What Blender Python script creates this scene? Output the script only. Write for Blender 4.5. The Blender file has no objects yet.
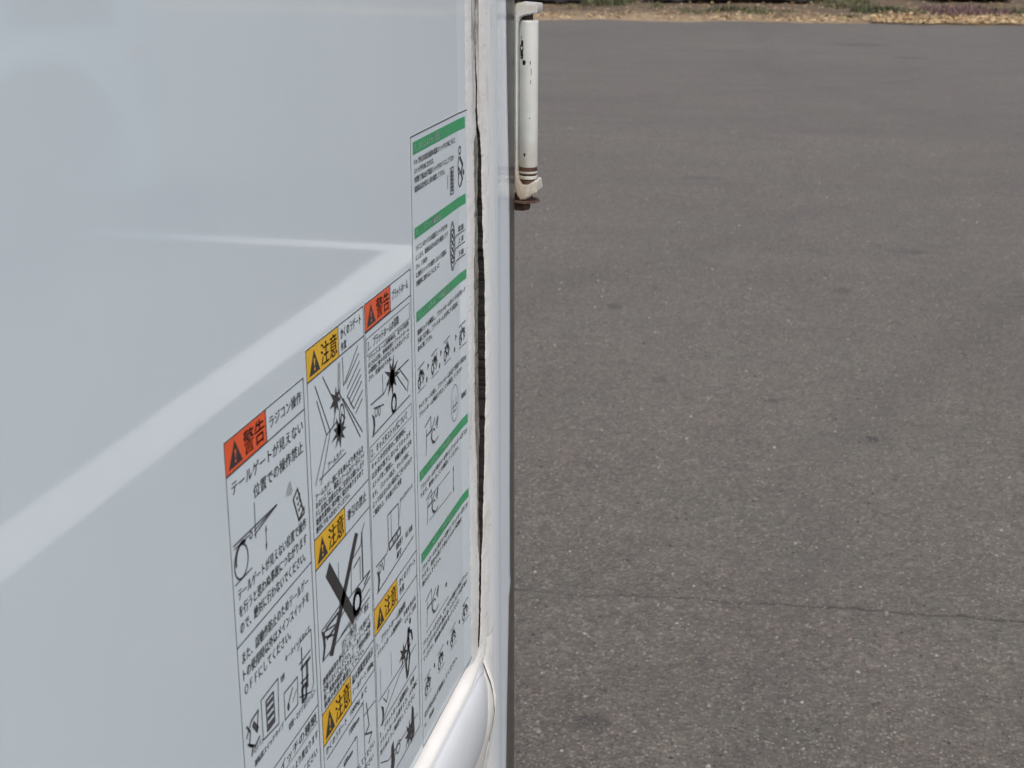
import bpy, bmesh, math, random
from mathutils import Vector, Matrix, noise
R = math.radians
SC = bpy.context.scene
COL = SC.collection
random.seed(7)

# ---------------------------------------------------------------- camera
cam_d = bpy.data.cameras.new('camera'); cam = bpy.data.objects.new('camera', cam_d); COL.objects.link(cam)
cam.location = (0, 0, 1.65)
cam.rotation_euler = (R(90 - 18.0), 0, R(12.95))
cam_d.sensor_width = 36.0
cam_d.lens = 36.0 * 1460 / 1024
cam_d.clip_start = 0.02; cam_d.clip_end = 2000
cam_d.dof.use_dof = True
cam_d.dof.focus_distance = 1.12
cam_d.dof.aperture_fstop = 26.0
SC.camera = cam
# ---------------------------------------------------------------- sky, sun, exposure
SUN_EL, SUN_AZ = 57.0, 149.0          # azimuth clockwise from +Y
w = bpy.data.worlds.new('World'); SC.world = w; w.use_nodes = True
nt = w.node_tree; nt.nodes.clear()
sky = nt.nodes.new('ShaderNodeTexSky'); sky.sky_type = 'NISHITA'; sky.sun_disc = False
sky.sun_elevation = R(SUN_EL); sky.sun_rotation = R(SUN_AZ)
sky.air_density = 1.0; sky.dust_density = 4.5; sky.ozone_density = 1.0
bg = nt.nodes.new('ShaderNodeBackground'); bg.inputs[1].default_value = 0.115
wo = nt.nodes.new('ShaderNodeOutputWorld')
nt.links.new(sky.outputs[0], bg.inputs[0]); nt.links.new(bg.outputs[0], wo.inputs[0])
sd = bpy.data.lights.new('sun', 'SUN'); sd.energy = 1.2; sd.angle = R(25); sd.color = (1, .95, .89)
sun = bpy.data.objects.new('sun', sd); COL.objects.link(sun)
a, e = R(SUN_AZ), R(SUN_EL)
sun.rotation_euler = Vector((math.sin(a)*math.cos(e), math.cos(a)*math.cos(e), math.sin(e))).to_track_quat('Z', 'Y').to_euler()
vs = SC.view_settings
vs.view_transform = 'Standard'; vs.look = 'None'; vs.gamma = 1; vs.use_curve_mapping = False
vs.exposure = 0.54

# ---------------------------------------------------------------- material helpers
class NT:
    def __init__(s, name):
        s.m = bpy.data.materials.new(name); s.m.use_nodes = True
        s.t = s.m.node_tree; s.t.nodes.clear()
        s.out = s.t.nodes.new('ShaderNodeOutputMaterial')
        s.b = s.t.nodes.new('ShaderNodeBsdfPrincipled')
        s.t.links.new(s.b.outputs[0], s.out.inputs[0])
        s.tc = s.t.nodes.new('ShaderNodeTexCoord')
        s.P = s.tc.outputs['Object']
    def val(s, sock, v):
        if hasattr(v, 'is_output') or isinstance(v, bpy.types.NodeSocket): s.t.links.new(v, sock)
        else:
            if isinstance(v, (tuple, list)) and len(v) == 3 and sock.type == 'RGBA': v = (*v, 1)
            sock.default_value = v
    def set(s, **k):
        for n, v in k.items(): s.val(s.b.inputs[n.replace('_', ' ')], v)
        return s
    def mapping(s, scale=(1, 1, 1), loc=(0, 0, 0), rot=(0, 0, 0), src=None):
        n = s.t.nodes.new('ShaderNodeMapping'); n.inputs['Scale'].default_value = scale
        n.inputs['Location'].default_value = loc; n.inputs['Rotation'].default_value = rot
        s.t.links.new(src or s.P, n.inputs[0]); return n.outputs[0]
    def noise(s, scale, detail=3, rough=.5, src=None, dist=0):
        n = s.t.nodes.new('ShaderNodeTexNoise'); n.inputs['Scale'].default_value = scale
        n.inputs['Detail'].default_value = detail; n.inputs['Roughness'].default_value = rough
        n.inputs['Distortion'].default_value = dist
        s.t.links.new(src or s.P, n.inputs['Vector']); return n.outputs['Fac']
    def vor(s, scale, src=None, feature='F1', out='Distance', rnd=1):
        n = s.t.nodes.new('ShaderNodeTexVoronoi'); n.feature = feature; n.inputs['Scale'].default_value = scale
        n.inputs['Randomness'].default_value = rnd
        s.t.links.new(src or s.P, n.inputs['Vector']); return n.outputs[out]
    def ramp(s, fac, stops, interp='LINEAR'):
        n = s.t.nodes.new('ShaderNodeValToRGB'); n.color_ramp.interpolation = interp
        el = n.color_ramp.elements
        while len(el) < len(stops): el.new(.5)
        for q, (p, c) in zip(el, stops):
            q.position = p; q.color = (c, c, c, 1) if isinstance(c, (int, float)) else (*c, 1)
        s.t.links.new(fac, n.inputs[0]); return n.outputs[0]
    def mix(s, f, a, b, mode='MIX'):
        n = s.t.nodes.new('ShaderNodeMix'); n.data_type = 'RGBA'; n.blend_type = mode
        s.val(n.inputs[0], f); s.val(n.inputs[6], a); s.val(n.inputs[7], b); return n.outputs[2]
    def math(s, op, a, b=0.0, c=0.0, clamp=False):
        n = s.t.nodes.new('ShaderNodeMath'); n.operation = op; n.use_clamp = clamp
        s.val(n.inputs[0], a); s.val(n.inputs[1], b)
        if op in ('MULTIPLY_ADD', 'SMOOTH_MIN', 'COMPARE'): s.val(n.inputs[2], c)
        return n.outputs[0]
    def xyz(s, src=None):
        n = s.t.nodes.new('ShaderNodeSeparateXYZ'); s.t.links.new(src or s.P, n.inputs[0]); return n.outputs
    def bump(s, h, strength=.3, dist=.01):
        n = s.t.nodes.new('ShaderNodeBump'); n.inputs['Strength'].default_value = strength
        n.inputs['Distance'].default_value = dist; s.t.links.new(h, n.inputs['Height'])
        s.t.links.new(n.outputs[0], s.b.inputs['Normal']); return n

def simple(name, col, rough=.5, metal=0, var=.12, scale=30, coat=0, spec=.5, bump=0):
    n = NT(name)
    f = n.noise(scale, 4, .6)
    c = n.mix(n.ramp(f, [(.3, 0.0), (.7, 1.0)]), tuple(x*(1-var) for x in col), tuple(min(1, x*(1+var)) for x in col))
    n.set(Base_Color=c, Roughness=rough, Metallic=metal, Coat_Weight=coat, Specular_IOR_Level=spec)
    n.b.inputs['Coat Roughness'].default_value = .05
    if bump: n.bump(n.noise(scale*4, 4, .6), bump, .002)
    return n.m
M = {}
# glossy white body paint, faintly wavy, a film of dust and a few specks
n = NT('white_body_paint')
f = n.noise(9, 4, .6)
c = n.mix(n.ramp(f, [(.3, 0.0), (.75, 1.0)]), (.635, .715, .748), (.662, .742, .770))
spk = n.vor(11, out='Distance'); c = n.mix(n.ramp(spk, [(0.0, .6), (.006, .6), (.011, 0.0)]), c, (.45, .42, .38))
n.set(Base_Color=c, Roughness=n.ramp(n.noise(14, 3, .6), [(.3, .030), (.8, .046)]), Coat_Weight=.0, Specular_IOR_Level=.86)
n.bump(n.noise(2.4, 1, .4), .16, .004)
M['paint'] = n.m
# print stock of the warning labels
M['label'] = simple('label_film', (.655, .735, .765), .10, var=.02, scale=12)
M['ink'] = simple('black_ink', (.022, .022, .026), .35, var=.1, scale=80)
M['line'] = simple('grey_ink', (.06, .06, .07), .35, var=.1, scale=80)
M['orange'] = simple('orange_ink', (.80, .10, .018), .3, var=.06, scale=60)
M['yellow'] = simple('yellow_ink', (.80, .46, .012), .3, var=.05, scale=60)
M['green'] = simple('green_ink', (.03, .34, .13), .28, var=.06, scale=60)
M['whiteink'] = simple('white_ink', (.70, .74, .72), .3, var=.02)
# post: painted, streaked with run-off
n = NT('weathered_white_post')
mp = n.mapping((1, 60, 1.6))
st = n.noise(4, 5, .65, src=mp)
X, Y, Z = n.xyz()
near = n.math('SUBTRACT', 1.0, n.math('DIVIDE', n.math('SUBTRACT', Y, 1.084), .045), clamp=True)
c = n.mix(n.ramp(st, [(.46, 0.0), (.74, .5)]), (.71, .785, .825), (.66, .65, .60))
c = n.mix(n.math('MULTIPLY', near, .75), c, (.70, .70, .67))
gr = n.math('MULTIPLY', n.ramp(n.noise(5, 4, .6, src=n.mapping((1, 45, 9), (0, 3, 0))), [(.55, 0.0), (.72, 1.0)]), n.math('ADD', near, .1, clamp=True))
c = n.mix(n.math('MULTIPLY', gr, .45), c, (.36, .36, .27))
n.set(Base_Color=c, Roughness=n.ramp(near, [(0, .16), (.6, .45)]))
n.bump(n.noise(60, 3, .6), .15, .0006)
M['post'] = n.m
# old sealant
n = NT('old_cream_sealant')
f = n.noise(70, 6, .7, src=n.mapping((1, 1, .45)))
c = n.mix(n.ramp(f, [(.35, 0.0), (.7, 1.0)]), (.71, .705, .67), (.81, .805, .775))
d = n.ramp(n.noise(24, 5, .75, src=n.mapping((1, 1, .35), (0, 0, 4))), [(.54, 0.0), (.70, 1.0)])
c = n.mix(n.math('MULTIPLY', d, .5), c, (.36, .31, .24))
# mildew towards the top of the joint
X, Y, Z = n.xyz()
up = n.math('MULTIPLY', n.math('SUBTRACT', Z, 1.505), 14.0, clamp=True)
lf = n.math('COMPARE', Y, 1.050, .0115)
mm = n.math('MULTIPLY', n.math('MULTIPLY', up, lf), n.ramp(n.noise(140, 4, .7, src=n.mapping((1, 1, .5))), [(.30, 0.0), (.6, 1.0)]))
c = n.mix(n.math('MULTIPLY', mm, .85), c, (.14, .12, .10))
# fine cross cracks of old age
cr = n.noise(1, 3, .6, src=n.mapping((60, 60, 420)))
c = n.mix(n.ramp(cr, [(.30, .55), (.36, 0.0)]), c, (.30, .27, .22))
n.set(Base_Color=c, Roughness=.62)
n.bump(n.noise(260, 5, .7), .6, .0012)
M['seal'] = n.m
M['railpaint'] = simple('white_rail_paint', (.72, .755, .77), .22, var=.03, scale=20)
M['cove'] = simple('white_sealant', (.80, .79, .75), .4, var=.06, scale=25)
n = NT('torn_grey_sealant')
f = n.noise(260, 6, .75, src=n.mapping((1, 1, .3)))
c = n.mix(n.ramp(f, [(.35, 0.0), (.68, 1.0)]), (.06, .052, .044), (.40, .37, .31))
cr = n.noise(1, 2, .6, src=n.mapping((1, 8, 130)))
c = n.mix(n.ramp(cr, [(.30, .9), (.36, 0.0)]), c, (.03, .028, .026))
n.set(Base_Color=c, Roughness=.8); n.bump(f, .8, .002)
M['torn'] = n.m
M['void'] = simple('grimy_black_joint', (.012, .011, .011), .9, var=.3, scale=200)
M['gasket'] = simple('dark_rubber_gasket', (.060, .057, .052), .28, var=.25, scale=60)
# chipped, rusting hinge paint
n = NT('chipped_white_paint')
X, Y, Z = n.xyz()
f = n.noise(60, 5, .6)
c = n.mix(n.ramp(f, [(.35, 0.0), (.7, 1.0)]), (.56, .59, .575), (.63, .655, .635))
ends = n.math('MAXIMUM', n.math('MULTIPLY', n.math('SUBTRACT', 1.468, Z), 14.0, clamp=True), n.math('MULTIPLY', n.math('SUBTRACT', Z, 1.566), 30.0, clamp=True))
c = n.mix(n.math('MULTIPLY', ends, .55), c, (.56, .50, .36))
sp = n.ramp(n.noise(70, 6, .75, src=n.mapping((1, 1, .5))), [(.38, 0.0), (.54, 1.0)])
c = n.mix(n.math('MULTIPLY', n.math('MULTIPLY', ends, sp), .9), c, (.26, .17, .08))
n.set(Base_Color=c, Roughness=.42); n.bump(n.noise(200, 4, .6), .2, .0006)
M['hinge'] = n.m
n = NT('rust')
f = n.noise(220, 6, .75)
n.set(Base_Color=n.mix(n.ramp(f, [(.3, 0.0), (.7, 1.0)]), (.025, .014, .010), (.13, .07, .045)), Roughness=.85); n.bump(f, .8, .001)
M['rust'] = n.m
M['truckwhite'] = simple('bright_white_paint', (.86, .87, .88), .25, var=.03, scale=4)
M['rubber'] = simple('tyre_rubber', (.022, .022, .023), .75, var=.3, scale=40, bump=.4)
M['chassis'] = simple('chassis_black', (.03, .03, .032), .55, var=.3, scale=15)
M['steel'] = simple('dull_steel', (.5, .5, .5), .35, 1.0, var=.15, scale=40)
M['glass'] = simple('dark_window_glass', (.02, .024, .028), .05, var=.1, scale=3, spec=.8)
M['amber'] = simple('amber_lens', (.75, .16, .02), .2, var=.1, scale=60)
M['redlens'] = simple('red_lens', (.45, .015, .015), .2, var=.1, scale=60)
M['clearlens'] = simple('clear_lens', (.55, .57, .6), .08, var=.1, scale=60)
M['carblack'] = simple('black_car_paint', (.012, .012, .015), .12, var=.2, scale=3)
M['cargrey'] = simple('dark_grey_car_paint', (.05, .053, .06), .14, .3, var=.15, scale=3)
M['carblue'] = simple('navy_car_paint', (.014, .02, .05), .14, .2, var=.15, scale=3)
M['plastic'] = simple('black_plastic', (.018, .018, .019), .6, var=.3, scale=30)
# worn road paint
n = NT('worn_line_paint')
f = n.noise(28, 7, .7)
n.set(Base_Color=n.mix(n.ramp(f, [(.25, 0.0), (.6, 1.0)]), (.52, .51, .49), (.74, .74, .72)), Roughness=.7)
n.bump(n.noise(160, 3, .6), .4, .002)
M['lines'] = n.m
# asphalt: aggregate chips in binder, stains, a crack
n = NT('asphalt')
hue = n.noise(17, 4, .65); hue2 = n.noise(1.7, 3, .6); big = n.noise(.35, 4, .55); mid = n.noise(2.6, 5, .6)
warp = n.t.nodes.new('ShaderNodeVectorMath'); warp.operation = 'MULTIPLY_ADD'
v1 = n.t.nodes.new('ShaderNodeTexVoronoi'); v1.inputs['Scale'].default_value = 118; n.t.links.new(n.P, v1.inputs['Vector'])
cellv = n.xyz(v1.outputs['Color'])
chip = n.ramp(cellv[0], [(0.0, (.058, .053, .049)), (.30, (.088, .080, .071)), (.55, (.120, .109, .097)), (.80, (.155, .141, .126)), (.95, (.20, .183, .163)), (1.0, (.30, .28, .25))])
tint = n.mix(n.ramp(cellv[1], [(.45, 0.0), (.9, .45)]), chip, n.mix(1.0, chip, (1.12, .92, .86), 'MULTIPLY'))
binder = n.ramp(v1.outputs['Distance'], [(.30, 0.0), (.62, 1.0)])
c = n.mix(n.math('MULTIPLY', binder, .6), tint, (.05, .046, .043))
fine = n.noise(480, 2, .6)
c = n.mix(.36, c, n.ramp(fine, [(.35, (.062, .057, .053)), (.66, (.145, .134, .125))]))
v2 = n.t.nodes.new('ShaderNodeTexVoronoi'); v2.inputs['Scale'].default_value = 52; n.t.links.new(n.P, v2.inputs['Vector'])
cv2 = n.xyz(v2.outputs['Color'])
spark = n.math('MULTIPLY', n.ramp(v2.outputs['Distance'], [(.10, 1.0), (.2, 0.0)]), n.ramp(cv2[0], [(.84, 0.0), (.89, 1.0)]))
c = n.mix(n.math('MULTIPLY', spark, .6), c, n.ramp(cv2[1], [(0, (.42, .40, .36)), (1, (.32, .22, .15))]))
pit = n.math('MULTIPLY', n.ramp(v2.outputs['Distance'], [(.12, 1.0), (.24, 0.0)]), n.ramp(cv2[2], [(.84, 0.0), (.9, 1.0)]))
c = n.mix(n.math('MULTIPLY', pit, .6), c, (.03, .028, .027))
c = n.mix(1.0, c, n.ramp(big, [(.3, (.90, .885, .885)), (.7, (1.08, 1.08, 1.07))]), 'MULTIPLY')
c = n.mix(1.0, c, n.ramp(mid, [(.3, (.91, .91, .90)), (.7, (1.07, 1.07, 1.07))]), 'MULTIPLY')
# faint lanes worn by tyres
m3 = n.noise(13, 5, .7); c = n.mix(1.0, c, n.ramp(m3, [(.32, (.86, .86, .857)), (.68, (1.14, 1.14, 1.14))]), 'MULTIPLY')
m4 = n.noise(46, 4, .7); c = n.mix(1.0, c, n.ramp(m4, [(.34, (.80, .80, .795)), (.66, (1.20, 1.20, 1.195))]), 'MULTIPLY')
for h_ in (hue, hue2): c = n.mix(1.0, c, n.ramp(h_, [(.36, (1.02, .992, .99)), (.64, (.985, 1.005, .985))]), 'MULTIPLY')
c = n.mix(1.0, c, (1.03, 1.03, .965), 'MULTIPLY')
str_ = n.noise(1.0, 4, .6, src=n.mapping((.12, 2.2, 1), rot=(0, 0, R(6))))
c = n.mix(1.0, c, n.ramp(str_, [(.38, (.945, .945, .945)), (.62, (1.04, 1.04, 1.038))]), 'MULTIPLY')
# curved tyre sweeps: rings of slightly darker, polished surface
X, Y, Z = n.xyz()
for (cx, cy, rr, ww, kk) in ((7.5, 3.0, 7.6, .16, .22), (7.3, 3.1, 9.1, .16, .20), (-6.0, 22.0, 9.4, .18, .18), (-6.0, 22.0, 11.0, .18, .16), (14.0, 20.0, 15.2, .25, .16)):
    ax_ = n.math('SUBTRACT', X, cx); ay_ = n.math('SUBTRACT', Y, cy)
    rad = n.math('SQRT', n.math('ADD', n.math('MULTIPLY', ax_, ax_), n.math('MULTIPLY', ay_, ay_)))
    rad = n.math('ADD', rad, n.math('MULTIPLY', n.math('SUBTRACT', n.noise(.5, 2, .5), .5), .8))
    mk = n.math('SUBTRACT', 1.0, n.math('DIVIDE', n.math('ABSOLUTE', n.math('SUBTRACT', rad, rr)), ww), clamp=True)
    mk = n.math('MULTIPLY', mk, n.ramp(n.noise(1.3, 4, .65), [(.35, 0.0), (.6, 1.0)]))
    c = n.mix(n.math('MULTIPLY', mk, kk*1.6), c, (.045, .042, .039))
def spot(x0, y0, rx, ry, col, k, c, edge=.35):
    wob = n.math('MULTIPLY', n.math('SUBTRACT', n.noise(14/max(rx, .05)*.12, 3, .6), .5), 1.3)
    dx = n.math('DIVIDE', n.math('SUBTRACT', X, x0), rx); dy = n.math('DIVIDE', n.math('SUBTRACT', Y, y0), ry)
    r2 = n.math('SQRT', n.math('ADD', n.math('MULTIPLY', dx, dx), n.math('MULTIPLY', dy, dy)))
    m = n.ramp(n.math('ADD', r2, wob), [(1-edge, 1.0), (1.0, 0.0)])
    return n.mix(n.math('MULTIPLY', m, k), c, col)
c = spot(.142, 4.626, .025, .040, (.022, .021, .020), .9, c)
c = spot(-.44, 2.70, .05, .04, (.03, .029, .027), .6, c)
c = spot(.06, 19.6, .42, .16, (.05, .035, .036), .85, c)
c = spot(.62, 18.0, .26, .13, (.05, .036, .037), .7, c)
c = spot(-3.6, 14.3, .3, .10, (.055, .05, .048), .7, c)
c = spot(-.55, 18.4, .18, .1, (.07, .05, .05), .5, c)
c = spot(1.9, 16.5, 1.0, .25, (.08, .075, .072), .35, c)
c = spot(-0.62, 5.10, 0.035, 0.050, (.035, .032, .030), 0.60, c)
c = spot(-0.20, 4.95, 0.030, 0.030, (.035, .032, .030), 0.60, c)
c = spot(0.02, 6.60, 0.050, 0.060, (.035, .032, .030), 0.60, c)
c = spot(-0.95, 6.10, 0.040, 0.050, (.035, .032, .030), 0.60, c)
c = spot(0.32, 7.50, 0.120, 0.070, (.035, .032, .030), 0.45, c)
c = spot(-0.90, 9.40, 0.160, 0.100, (.035, .032, .030), 0.40, c)
c = spot(-0.25, 3.02, 0.020, 0.020, (.035, .032, .030), 0.50, c)
# the long crack across the lot
nz = n.math('SUBTRACT', n.noise(3.2, 6, .68), .5)
nz2 = n.math('SUBTRACT', n.noise(22, 4, .7), .5)
cy = n.math('ADD', n.math('MULTIPLY', n.math('ADD', X, .755), .088), 3.285)
cy = n.math('ADD', cy, n.math('ADD', n.math('MULTIPLY', nz, .09), n.math('MULTIPLY', nz2, .04)))
dd = n.math('ABSOLUTE', n.math('SUBTRACT', Y, cy))
wd = n.math('MULTIPLY', n.math('MULTIPLY', n.math('ADD', X, 1.55, clamp=False), .0028), n.ramp(n.noise(9, 4, .7), [(.36, .6), (.62, 2.2)]))
ck = n.math('SUBTRACT', 1.0, n.math('DIVIDE', dd, n.math('MAXIMUM', wd, .0014)), clamp=True)
c = n.mix(n.math('MULTIPLY', ck, .95), c, (.010, .009, .008))
edge = n.math('SUBTRACT', 1.0, n.math('DIVIDE', dd, .03), clamp=True)
c = n.mix(n.math('MULTIPLY', edge, .14), c, (.05, .048, .04))
n.set(Base_Color=c, Roughness=.8, Specular_IOR_Level=.42, Sheen_Weight=.13, Sheen_Roughness=.5, Sheen_Tint=(1.0, .93, .85))
hh = n.math('SUBTRACT', n.math('MULTIPLY', n.math('SUBTRACT', 1.0, v1.outputs['Distance']), 1.0), n.math('MULTIPLY', ck, 2.0))
n.bump(n.math('ADD', hh, n.math('MULTIPLY', fine, .4)), .8, .0055)
M['asphalt'] = n.m
n = NT('dry_soil')
f = n.noise(3, 6, .65); g = n.noise(45, 5, .7)
c = n.mix(n.ramp(f, [(.35, 0.0), (.65, 1.0)]), (.13, .095, .062), (.26, .20, .13))
X, Y, Z = n.xyz()
ed = n.math('SUBTRACT', Y, n.math('ADD', 23.35, n.math('MULTIPLY', X, .05)))
ed = n.math('ADD', ed, n.math('MULTIPLY', n.math('SUBTRACT', n.noise(1.1, 4, .65), .5), 3.4))
sand = n.ramp(n.math('DIVIDE', ed, 3.0), [(.15, .95), (.75, 0.0)])
c = n.mix(sand, n.mix(1.0, c, (.62, .60, .56), 'MULTIPLY'), n.mix(n.ramp(g, [(.35, 0.0), (.65, 1.0)]), (.24, .175, .105), (.40, .30, .185)))
c = n.mix(n.ramp(g, [(.6, 0.0), (.8, .4)]), c, (.42, .34, .22))
n.set(Base_Color=c, Roughness=.95); n.bump(g, .8, .02)
M['soil'] = n.m
M['straw'] = simple('dry_straw', (.50, .38, .20), .8, var=.35, scale=4)
M['leaf_brown'] = simple('dead_leaf', (.30, .17, .08), .8, var=.4, scale=5)
M['grass'] = simple('green_grass', (.095, .105, .050), .7, var=.4, scale=3)
M['heather'] = simple('purple_flowers', (.17, .10, .10), .8, var=.35, scale=6)

# ---------------------------------------------------------------- object helpers
def tag(o, label=None, cat=None, group=None, kind=None):
    if label: o['label'] = label
    if cat: o['category'] = cat
    if group: o['group'] = group
    if kind: o['kind'] = kind
    return o
def empty(name, loc, rz=0):
    o = bpy.data.objects.new(name, None); COL.objects.link(o); o.location = loc; o.rotation_euler = (0, 0, rz)
    o.empty_display_size = .1; return o
def link(name, bm, mats, parent=None, smooth=False, angle=None):
    me = bpy.data.meshes.new(name); bm.normal_update(); bm.to_mesh(me); bm.free()
    for m in (mats if isinstance(mats, (list, tuple)) else [mats]): me.materials.append(m)
    if smooth:
        for p in me.polygons: p.use_smooth = True
        if angle: me.set_sharp_from_angle(angle=R(angle))
    o = bpy.data.objects.new(name, me); COL.objects.link(o)
    if parent: o.parent = parent; o.matrix_parent_inverse = Matrix.Identity(4)
    return o
def box(bm, x0, x1, y0, y1, z0, z1, bevel=0, seg=2, mi=0):
    vs_ = [bm.verts.new((x, y, z)) for x in (x0, x1) for y in (y0, y1) for z in (z0, z1)]
    fs = [bm.faces.new([vs_[i] for i in q]) for q in ((0, 1, 3, 2), (4, 6, 7, 5), (0, 4, 5, 1), (2, 3, 7, 6), (0, 2, 6, 4), (1, 5, 7, 3))]
    for f_ in fs: f_.material_index = mi
    if bevel:
        es = list({e_ for f_ in fs for e_ in f_.edges})
        bmesh.ops.bevel(bm, geom=es, offset=bevel, segments=seg, profile=.5, affect='EDGES')
    return bm
def prism(bm, prof, axis, a0, a1, mi=0):
    """extrude closed 2-D profile along axis ('x','y','z')"""
    def P(q, a_):
        return {'x': (a_, q[0], q[1]), 'y': (q[0], a_, q[1]), 'z': (q[0], q[1], a_)}[axis]
    A = [bm.verts.new(P(q, a0)) for q in prof]; B = [bm.verts.new(P(q, a1)) for q in prof]
    fs = [bm.faces.new(A[::-1]), bm.faces.new(B)]
    for i in range(len(prof)):
        j = (i+1) % len(prof); fs.append(bm.faces.new((A[i], A[j], B[j], B[i])))
    for f_ in fs: f_.material_index = mi
    bmesh.ops.recalc_face_normals(bm, faces=fs)
    return fs
def lathe(bm, prof, origin, axis='z', seg=32, mi=0):
    """prof: (radius, along) list"""
    rings = []
    for r_, t_ in prof:
        ring = []
        for i in range(seg):
            an = 2*math.pi*i/seg; c_, s_ = r_*math.cos(an), r_*math.sin(an)
            p_ = {'z': (c_, s_, t_), 'x': (t_, c_, s_), 'y': (c_, t_, s_)}[axis]
            ring.append(bm.verts.new(Vector(p_)+Vector(origin)))
        rings.append(ring)
    fs = []
    for A, B in zip(rings, rings[1:]):
        for i in range(seg):
            j = (i+1) % seg
            fs.append(bm.faces.new((A[i], A[j], B[j], B[i])))
    for rg in (rings[0], rings[-1]):
        fs.append(bm.faces.new(rg))
    for f_ in fs: f_.material_index = mi
    bmesh.ops.recalc_face_normals(bm, faces=fs)

# ================================================================= SETTING
bm = bmesh.new()
S = 600
vv = [bm.verts.new(p) for p in ((-S, -S, 0), (S, -S, 0), (S, S, 0), (-S, S, 0))]
bm.faces.new(vv)
tag(link('ground', bm, M['soil']), kind='structure')
bm = bmesh.new()
N = 260; x0, x1 = -40., 40.
near = [bm.verts.new((x0+(x1-x0)*i/N, -30, .006)) for i in range(N+1)]
far = []
for i in range(N+1):
    x = x0+(x1-x0)*i/N
    yy = 23.35 + .05*x + .34*noise.noise(Vector((x*.9, 3, 0))) + .16*noise.noise(Vector((x*3.1, 7, 0)))
    far.append(bm.verts.new((x, yy, .006)))
for i in range(N): bm.faces.new((near[i], near[i+1], far[i+1], far[i]))
tag(link('asphalt', bm, M['asphalt']), kind='structure')
bm = bmesh.new()
for (xa, xb, ya, yb) in ((1.50, 1.70, -3.0, 7.05), (1.70, 3.42, 6.90, 7.05), (1.70, 6.6, -3.0, -2.85)):
    bm.faces.new([bm.verts.new(p) for p in ((xa, ya, .010), (xb, ya, .010), (xb, yb, .010), (xa, yb, .010))])
tag(link('parking_line', bm, M['lines']), kind='structure')

# loose grit and proud stones on the worn surface
bm = bmesh.new(); rg = random.Random(21)
for k in range(48000):
    u = rg.random(); Yp = 2.35+ (11.5-2.35)*u**1.9
    Xp = rg.uniform(-.28*Yp-.25, .16*Yp+.35)
    if Xp < -.24 and Yp < 1.3: continue
    sz = rg.uniform(.0012, .0031)*(1+.06*Yp)*(1.9 if rg.random() < .03 else 1)
    an = rg.uniform(0, 3.14); ca, sa = math.cos(an), math.sin(an); q_ = rg.uniform(.6, 1.0); h_ = sz*rg.uniform(.5, .9)
    pts_ = [(sz, 0), (sz*.4, sz*q_), (-sz*.8, sz*q_*.7), (-sz*.7, -sz*q_*.8), (sz*.5, -sz*q_*.9)]
    base = [bm.verts.new((Xp+a_*ca-b_*sa, Yp+a_*sa+b_*ca, .0055)) for a_, b_ in pts_]
    top = bm.verts.new((Xp+sz*rg.uniform(-.3, .3), Yp+sz*rg.uniform(-.3, .3), .0062+h_))
    mi = rg.choice((0, 0, 1, 1, 1, 2, 3, 3, 3, 3))
    for i in range(5): bm.faces.new((base[i], base[(i+1) % 5], top)).material_index = mi
gm = [simple('pale_grit', (.29, .28, .255), .8, var=.3, scale=50), simple('grey_grit', (.17, .16, .148), .8, var=.3, scale=50), simple('tan_grit', (.22, .175, .135), .8, var=.3, scale=50), simple('dark_grit', (.055, .05, .047), .8, var=.3, scale=50)]
tag(link('grit', bm, gm), 'fine loose grit and small proud stones strewn over the grey asphalt', 'grit', kind='stuff')

# dirt bank heaped beyond the asphalt
bm = bmesh.new()
NX, NY = 220, 40
g = []
for j in range(NY+1):
    row = []
    for i in range(NX+1):
        x = -22+34*i/NX; y = 23.0+.05*x+14*(j/NY)**1.4
        h = -.02 + .035*min(1, (j/7)) + .02*noise.noise(Vector((x*1.3, y*1.3, 1))) + .02*noise.noise(Vector((x*5, y*5, 1)))
        if j < 2: h = min(h, -.01 + .03*noise.noise(Vector((x*2.3, y*5, 4))))
        row.append(bm.verts.new((x, y, h)))
    g.append(row)
for j in range(NY):
    for i in range(NX): bm.faces.new((g[j][i], g[j][i+1], g[j+1][i+1], g[j+1][i]))
tag(link('verge', bm, M['soil'], smooth=True), kind='structure')

def scatter(name, label, cat, mats, pts_fn, count, size, up=.3):
    bm = bmesh.new()
    for k in range(count):
        x, y, z = pts_fn()
        s_ = size*random.uniform(.5, 1.5); an = random.uniform(0, 6.283); t = random.uniform(-up, up); w_ = random.uniform(.25, .6)
        d = Vector((math.cos(an), math.sin(an), t)); n_ = Vector((-math.sin(an), math.cos(an), random.uniform(-.5, .5)))
        p = Vector((x, y, z+.012))
        q = [p-d*s_/2, p+n_*s_*w_/2, p+d*s_/2, p-n_*s_*w_/2]
        zm = min(v_.z for v_ in q)
        if zm < z+.002:
            for v_ in q: v_.z += z+.002-zm
        f_ = bm.faces.new([bm.verts.new(v_) for v_ in q]); f_.material_index = random.randrange(len(mats))
    return tag(link(name, bm, mats), label, cat, kind='stuff')
def edge_y(x): return 23.35+.05*x
def straw_pt():
    while True:
        x = random.uniform(-9, 6)
        k = 1.0 if x > .2 else (.16 if x > -2.2 else .08)
        y = edge_y(x)+abs(random.gauss(0, .8))*1.2 - .10 + .25*noise.noise(Vector((x*1.7, 0, 0)))
        if random.random() < k: return x, y, .03
scatter('straw_litter', 'pale dry straw and cut grass strewn along the asphalt edge', 'straw', [M['straw'], M['straw'], M['leaf_brown']], straw_pt, 9000, .07)
def leaf_pt():
    x = random.uniform(-10, 7); return x, edge_y(x)+random.uniform(.1, 7), .04
scatter('dead_leaves', 'brown dead leaves scattered over the dry soil bank', 'leaves', [M['leaf_brown'], M['straw']], leaf_pt, 5000, .05)
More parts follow.
